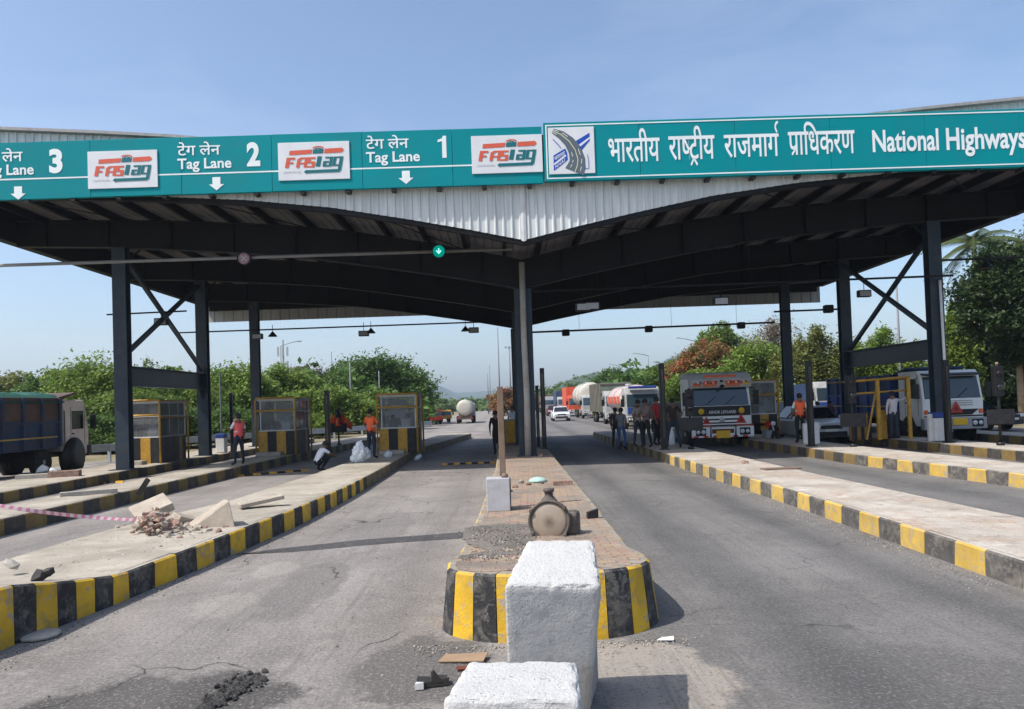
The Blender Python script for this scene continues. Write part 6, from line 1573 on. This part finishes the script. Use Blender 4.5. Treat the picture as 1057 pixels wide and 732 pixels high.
def tree(label, px, ptop, Y, wpx, leaf, n=5000, size=.26, seed=0, low=.0, trunk=bark, blobs=None, cat='tree', name='tree', group=None, lean=0, spread=.30, cl=34, flat=.5):
    c = D(px, ptop, Y); H = max(1.5, c.z); w_ = wpx*Y/FPX; g = random.Random(seed)
    r = thing(name, label, cat, (c.x, Y, 0), 0, group)
    if blobs is None:
        blobs = []; k = 7
        for q in range(k):
            u = (q+.5)/k*2-1; rx = w_*.5*g.uniform(.30, .46); cx = u*w_*.40
            rz = H*g.uniform(.20, .30); top = H*(1-.28*abs(u)**1.6)*g.uniform(.88, 1.0); cz = top-rz
            blobs.append((cx, g.uniform(-.25, .25)*w_*.5, max(cz, rz*.8), rx, rx*.9, rz))
            for _ in range(2): sx = g.uniform(-.5, .5)*w_; blobs.append((sx, g.uniform(-.2, .2)*w_, H*(1-.30*abs(2*sx/w_)**1.6)*g.uniform(.80, .97)-H*.04, w_*g.uniform(.05, .11), w_*.08, H*g.uniform(.06, .12)))
            if low < .5: blobs.append((cx*1.05, g.uniform(-.3, .1)*w_*.5, H*g.uniform(.28, .45), rx*1.05, rx, H*g.uniform(.24, .34)))
    else: blobs = [(a*w_, b*w_, cz*H, rx*w_, ry*w_, rz*H) for a, b, cz, rx, ry, rz in blobs]
    quads('crown', leaves_np(blobs, int(n*3.2), size*.56, seed, cl+22, spread, flat), leaf, r)
    m = MB(); th = max(.08, H*.016); zt = H*.62
    m.tube([(0, 0, -.1), (.04*H*lean, .02, zt*.4), (.06*H*lean+.05, 0, zt*.75), (.05, .05, zt)], [th*1.25, th, th*.75, th*.4], trunk, 8)
    for b in blobs[:9]:
        z = zt*g.uniform(.4, .8); m.tube([(.04*H*lean, 0, z), ((b[0])*.5, b[1]*.5, (z+b[2])/2+.1), (b[0]*.9, b[1]*.9, b[2])], [th*.5, th*.32, th*.12], trunk, 6)
    m.build('trunk', r); return r
GL, GR_ = 'trees behind the guard rail on the left', 'trees behind the right lanes'
tree('pale green bushy tree at the far left edge behind the dump truck', 14, 382, 66, 110, leaf_olive, 5000, .30, 1, group=GL)
tree('dark leaved tree rising just above the dump truck cab', 60, 379, 60, 90, leaf_deep, 5000, .28, 2, group=GL)
tree('bright feathery tree between the dump truck and the first steel column', 98, 366, 50, 110, leaf_bright, 7500, .20, 3, group=GL)
tree('dense shrubby tree behind the first toll booth', 160, 372, 52, 110, leaf_mid, 7000, .22, 4, group=GL)
tree('bright green tree seen between the second and third left columns', 238, 368, 56, 90, leaf_bright, 6500, .22, 5, group=GL)
tree('olive green low tree behind the first column, leaning over the rail', 130, 398, 44, 120, leaf_mid, 6000, .20, 6, group=GL)
tree('rounded bright green tree behind the second toll booth', 292, 376, 64, 90, leaf_bright, 6000, .25, 7, group=GL)
tree('brown leaved tree top rising between two green trees behind the second booth', 318, 374, 84, 80, leaf_brown, 4500, .30, 8, group=GL)
tree('large domed green tree behind the worker in orange', 382, 363, 82, 122, leaf_deep, 14000, .28, 9, group=GL)
tree('mid green bush in front of the domed tree, left of the flags', 335, 398, 60, 110, leaf_bright, 6500, .22, 10, group=GL)
tree('low bright green bush behind the worker in orange', 392, 402, 66, 80, leaf_mid, 5000, .24, 12, group=GL)
tree('dark low bush behind the coral vest worker and guard rail', 212, 418, 46, 140, leaf_deep, 6000, .18, 13, group=GL, cat='bush', name='bush')
tree('dark bush under the feathery tree next to the dump truck', 100, 428, 42, 120, leaf_deep, 6000, .18, 14, group=GL, cat='bush', name='bush')
tree('small roadside bush between the second and nearest left booths', 300, 424, 54, 90, leaf_mid, 4500, .2, 15, group=GL, cat='bush', name='bush')
# right side
tree('flame tree with orange red crown above the waiting truck', 736, 349, 66, 88, leaf_red, 8000, .22, 20, low=1, group=GR_)
tree('green lower tree in front of the flame tree', 722, 378, 60, 80, leaf_bright, 6000, .22, 21, group=GR_)
tree('tall green tree rising behind the flame tree', 745, 333, 84, 80, leaf_mid, 5500, .30, 22, low=1, group=GR_)
tree('bare greyish twiggy tree left of the rightmost back column', 800, 324, 78, 70, leaf_dry, 2600, .22, 23, low=1, group=GR_, spread=.4)
tree('leafy green tree behind the white framed booth', 782, 350, 58, 90, leaf_bright, 7500, .22, 24, group=GR_)
tree('pale olive spreading tree between the back right columns', 842, 336, 56, 90, leaf_olive, 7500, .20, 25, group=GR_)
tree('light green tree seen behind the right cross beam', 912, 338, 54, 80, leaf_bright, 7000, .20, 26, group=GR_)
tree('olive tree standing low behind the blue tipper body', 880, 348, 60, 80, leaf_olive, 6500, .22, 27, group=GR_)
tree('green tree left of the flame tree, above the tanker queue', 690, 372, 78, 60, leaf_mid, 5000, .26, 28, group=GR_)
tree('light green tree behind the pink tanker truck', 660, 382, 105, 60, leaf_bright, 4500, .32, 29, group=GR_)
tree('dark green tree with broken top behind the stake truck', 632, 379, 125, 50, leaf_deep, 4500, .36, 30, group=GR_)
tree('red flowering tree far off left of the central column', 527, 398, 120, 44, leaf_red, 4000, .34, 32, group=GR_)
tree('dark tall tree rising above the pink tanker queue', 700, 366, 92, 40, leaf_deep, 4000, .28, 33, group=GR_)
dk = [(.32, -.1, .34, .24, .2, .08), (.05, 0, .36, .2, .2, .07), (.45, -.1, .28, .2, .2, .07), (-.1, 0, .86, .26, .2, .14), (.2, .05, .84, .28, .2, .15), (-.25, -.05, .72, .24, .2, .15), (.1, -.05, .70, .30, .25, .16), (.38, 0, .70, .25, .2, .17), (-.2, -.1, .57, .26, .2, .13), (.15, -.1, .56, .28, .22, .13), (.42, -.05, .52, .22, .2, .14), (0, -.1, .46, .2, .2, .08), (.25, -.1, .43, .2, .2, .07)]
tree('big dark green tree towering at the right edge of the picture', 1046, 250, 40, 140, leaf_dark, 20000, .20, 40, low=1, trunk=pale_bark, blobs=dk, group=None, spread=.24)
tree('lighter yellow green tree rising behind the big dark tree', 1056, 228, 50, 110, leaf_olive, 10000, .20, 41, low=1, spread=.26)
tree('dark leafy mass filling below the big crown at the right edge', 1036, 330, 46, 120, leaf_dark, 9000, .20, 46, trunk=pale_bark)
ash = [(0, 0, .9, .12, .12, .10), (.0, 0, .74, .22, .2, .14), (-.1, 0, .56, .3, .25, .16), (.12, 0, .5, .3, .25, .16), (-.15, 0, .36, .34, .3, .16), (.15, 0, .30, .34, .3, .16), (0, 0, .16, .36, .3, .14)]
tree('drooping bright green columnar tree right of the white pipe', 984, 312, 44, 50, leaf_bright, 8000, .20, 42, blobs=ash, flat=.0)
tree('second drooping green tree between the columnar tree and the dark trunk', 1010, 340, 46, 50, leaf_deep, 6000, .20, 43, blobs=ash, flat=.0)
tree('dark hedge behind the dark cars at the right edge', 1040, 418, 48, 140, leaf_dark, 6000, .2, 44, cat='bush', name='bush')
# palm
p = D(1000, 246, 46); r = thing('palm_tree', 'coconut palm with drooping fronds behind the right steel column', 'palm tree', (p.x, 46, 0))
MB().tube([(0, 0, -.1), (.15, 0, p.z*.5), (.3, 0, p.z-.4)], [.22, .16, .13], pale_bark, 8).build('trunk', r)
g = random.Random(5)
for k in range(17):
    a = k*2*PI/17+g.uniform(-.1, .1); el = g.uniform(-.1, 1.3); L = g.uniform(3.0, 4.2); m = MB(); spine = []
    for i in range(13):
        t = i/12; spine.append(Vector((.3+math.cos(a)*L*t*math.cos(el*(1-t)), math.sin(a)*L*t*math.cos(el*(1-t)), p.z-.4+L*(math.sin(el)*t*.75-.75*t*t))))
    m.tube(spine, [.03*(1-.8*i/12) for i in range(13)], palm_leaf, 5)
    for i in range(1, 12):
        d = (spine[i+1]-spine[i-1]).normalized(); s = d.cross(Vector((0, 0, 1))).normalized()
        for sg in (-1, 1):
            for hh in (0, .33, .66):
                b = spine[i].lerp(spine[i+1], hh); ln = .75*math.sin(PI*min(.95, .12+i/13)); tip = b+(s*sg*.8+d*.5-Vector((0, 0, .55))).normalized()*ln
                m.add([b-d*.05, b+d*.05, tip], [(0, 1, 2)], palm_leaf)
    m.build('frond', r)
# wooded slopes and hills
def hill(name, Y, prof, depth, m, seed=0, amp=.06):
    from mathutils import noise as mn
    xs = [D(px, py, Y).x for px, py in prof]; hs = [max(.0, D(px, py, Y).z) for px, py in prof]
    nx, ny = 90, 16; vs = []; fs = []
    for j in range(ny+1):
        v = j/ny; b = math.sin(PI*v)**.8 if 0 < v < 1 else 0
        for i in range(nx+1):
            x = xs[0]+(xs[-1]-xs[0])*i/nx; h = float(np.interp(x, xs, hs))*b
            k = mn.noise(Vector((x*6/depth, v*3+seed, seed)))*amp+mn.noise(Vector((x*20/depth, v*8, seed)))*amp*.5
            vs.append((x*(1+(v-.5)*depth/Y), Y+(v-.5)*depth, h*(1+k)-.3))
    for j in range(ny):
        for i in range(nx): fs.append((j*(nx+1)+i, j*(nx+1)+i+1, (j+1)*(nx+1)+i+1, (j+1)*(nx+1)+i))
    return structure(MB().add(vs, fs, m, True).build(name))
hill_mat = leafmat('wooded_hill', (.045, .068, .035), .1, 0)
hill('hill', 2200, [(330, 424), (380, 406), (415, 399), (444, 395), (458, 400), (470, 406), (485, 405), (506, 403), (526, 406), (545, 404), (575, 412), (600, 414)], 600, hill_mat, 1)
hill('hill', 1500, [(596, 414), (630, 404), (660, 392), (690, 370), (702, 364), (720, 372), (760, 390), (830, 404)], 500, hill_mat, 2)
hill('hill', 330, [(552, 424), (566, 404), (585, 394), (610, 386), (650, 383), (700, 382), (760, 380), (840, 385), (900, 404)], 180, hill_mat, 3)
g = np.random.default_rng(4); bl = []
for k in range(150):                                     # wood clothing the slope
    px = g.uniform(556, 800); Y = g.uniform(170, 238)
    top = np.interp(px, [556, 575, 600, 640, 700, 800], [415, 402, 390, 385, 382, 380]); py = top+(g.uniform(0, 1))*(432-top)*.9
    p = D(px, py, Y); s = g.uniform(2.2, 4.6); bl.append((p.x, Y, max(1.5, p.z-s*.7), s, s, s*.8))
for k in range(110):
    px = g.uniform(556, 830); top = np.interp(px, [556, 575, 600, 640, 700, 800, 830], [414, 401, 390, 384, 381, 380, 383]); p = D(px, top+g.uniform(-2.0, 3), g.uniform(300, 335)); s = g.uniform(1.6, 4.2); bl.append((p.x, p.y, p.z-s*.6, s, s, s*.9))
tag(quads('wood', leaves_np(bl, 90000, .50, 5, 10, .30), leaf_far), kind='stuff')
bl = []
for k in range(90):                                      # far wood closing the left carriageway
    px = g.uniform(440, 560); Y = g.uniform(210, 420); p = D(px, np.interp(px, [440, 480, 520, 560], [420, 416, 411, 408])+g.uniform(0, 9), Y); s = g.uniform(2.5, 4.5); bl.append((p.x, Y, max(1., p.z-s*.6), s, s, s*.75))
tag(quads('wood', leaves_np(bl, 16000, .75, 6, 8, .3), leaf_far), kind='stuff')
bl = []
for k in range(150):                                      # scrub closing the view below the trees on both sides
    if k % 2: px = g.uniform(-80, 440); Y = g.uniform(70, 110)
    else: px = g.uniform(640, 1140); Y = g.uniform(75, 100)
    p = D(px, 405 if k % 2 else 380, Y); s = g.uniform(2.0, 3.2); bl.append((p.x, Y, s*.6+g.uniform(0, 2.2), s, s, s*.8))
tag(quads('undergrowth', leaves_np(bl, 26000, .42, 7, 10, .3), leaf_deep), kind='stuff')

# street lamps, masts
def street_lamp(label, px, ptop, Y, arm_px=None, r=.06, head=True, group='street lamps beyond the toll'):
    p = D(px, ptop, Y); t = thing('street_lamp', label, 'street lamp', (p.x, Y, 0), 0, group)
    MB().tube([(0, 0, 0), (0, 0, p.z)], [r*1.4, r*.8], pole_grey, 8).build('pole', t)
    if arm_px:
        q = D(arm_px, ptop, Y).x-p.x; MB().tube([(0, 0, p.z-.05), (q*.6, 0, p.z+.3), (q, 0, p.z+.42)], r*.6, pole_grey, 6).build('arm', t)
        MB().box(min(q, q*1.25), max(q, q*1.25), -.12, .12, p.z+.38, p.z+.50, grey_paint).build('lamp_head', t, .03)
    return t
street_lamp('tall street lamp with arm behind the second toll booth', 289.5, 357, 84, 307)
street_lamp('thin lamp pole just left of the domed tree', 342, 363, 84)
street_lamp('bare lamp pole in front of the domed tree, nearer the flags', 361, 374, 70)
street_lamp('short lamp pole in front of the domed tree near the nearest booth', 391, 383, 78)
street_lamp('street lamp with long arm left of the flame tree', 717, 352, 98, 702, .08)
street_lamp('street lamp with arm above the stake truck', 669, 367, 128, 656, .09)
street_lamp('farthest right street lamp with arm above the cream tanker', 640, 378, 165, 631, .10)
street_lamp('tall plain pole between the right steel columns', 925, 288, 46, None, .07)
street_lamp('tall thin mast just left of the central column', 513.5, 338, 90, None, .07)
street_lamp('far pole left of the thin mast', 503, 385, 150, None, .10)
street_lamp('farthest short pole beside the far wood', 505, 377, 190, None, .10)
p = D(525.5, 359, 120); t = thing('high_mast', 'high mast lamp with three floodlights left of the central column', 'street lamp', (p.x, 120, 0))
MB().tube([(0, 0, 0), (0, 0, p.z)], [.16, .08], pole_grey, 8).build('pole', t)
m = MB(); m.box(-.6, .6, -.04, .04, p.z-.06, p.z, galv); m.build('crossbar', t)
for k in (-.55, 0, .55): MB().box(k-.16, k+.16, -.15, .15, p.z-.02, p.z+.22, grey_paint).build('floodlight', t)
p = D(292, 357, 130); t = thing('telecom_tower', 'slim telecom tower with antenna panels behind the second toll booth', 'tower', (p.x, 130, 0))
MB().tube([(0, 0, 0), (0, 0, p.z+1)], [.3, .14], pole_grey, 8).build('mast', t)
for z in (.2, 2.6):
    for k in (-.6, 0, .6): MB().box(k*1.3-.14, k*1.3+.14, -.3, -.1, p.z-z-1.6, p.z-z, galv).build('antenna', t)
# haze: one closed box round everything, the sky outside it
hz = NT('haze_air'); v = hz.n('ShaderNodeVolumePrincipled'); v.inputs['Color'].default_value = (.64, .77, .98, 1); v.inputs['Density'].default_value = .00026; v.inputs['Anisotropy'].default_value = .3
hz.l(v.outputs[0], hz.out.inputs[1]); MATS['haze_air'] = hz.m
tag(MB().box(-2700, 2700, -60, 2700, -1.3, 130, hz.m).build('haze'), kind='stuff')
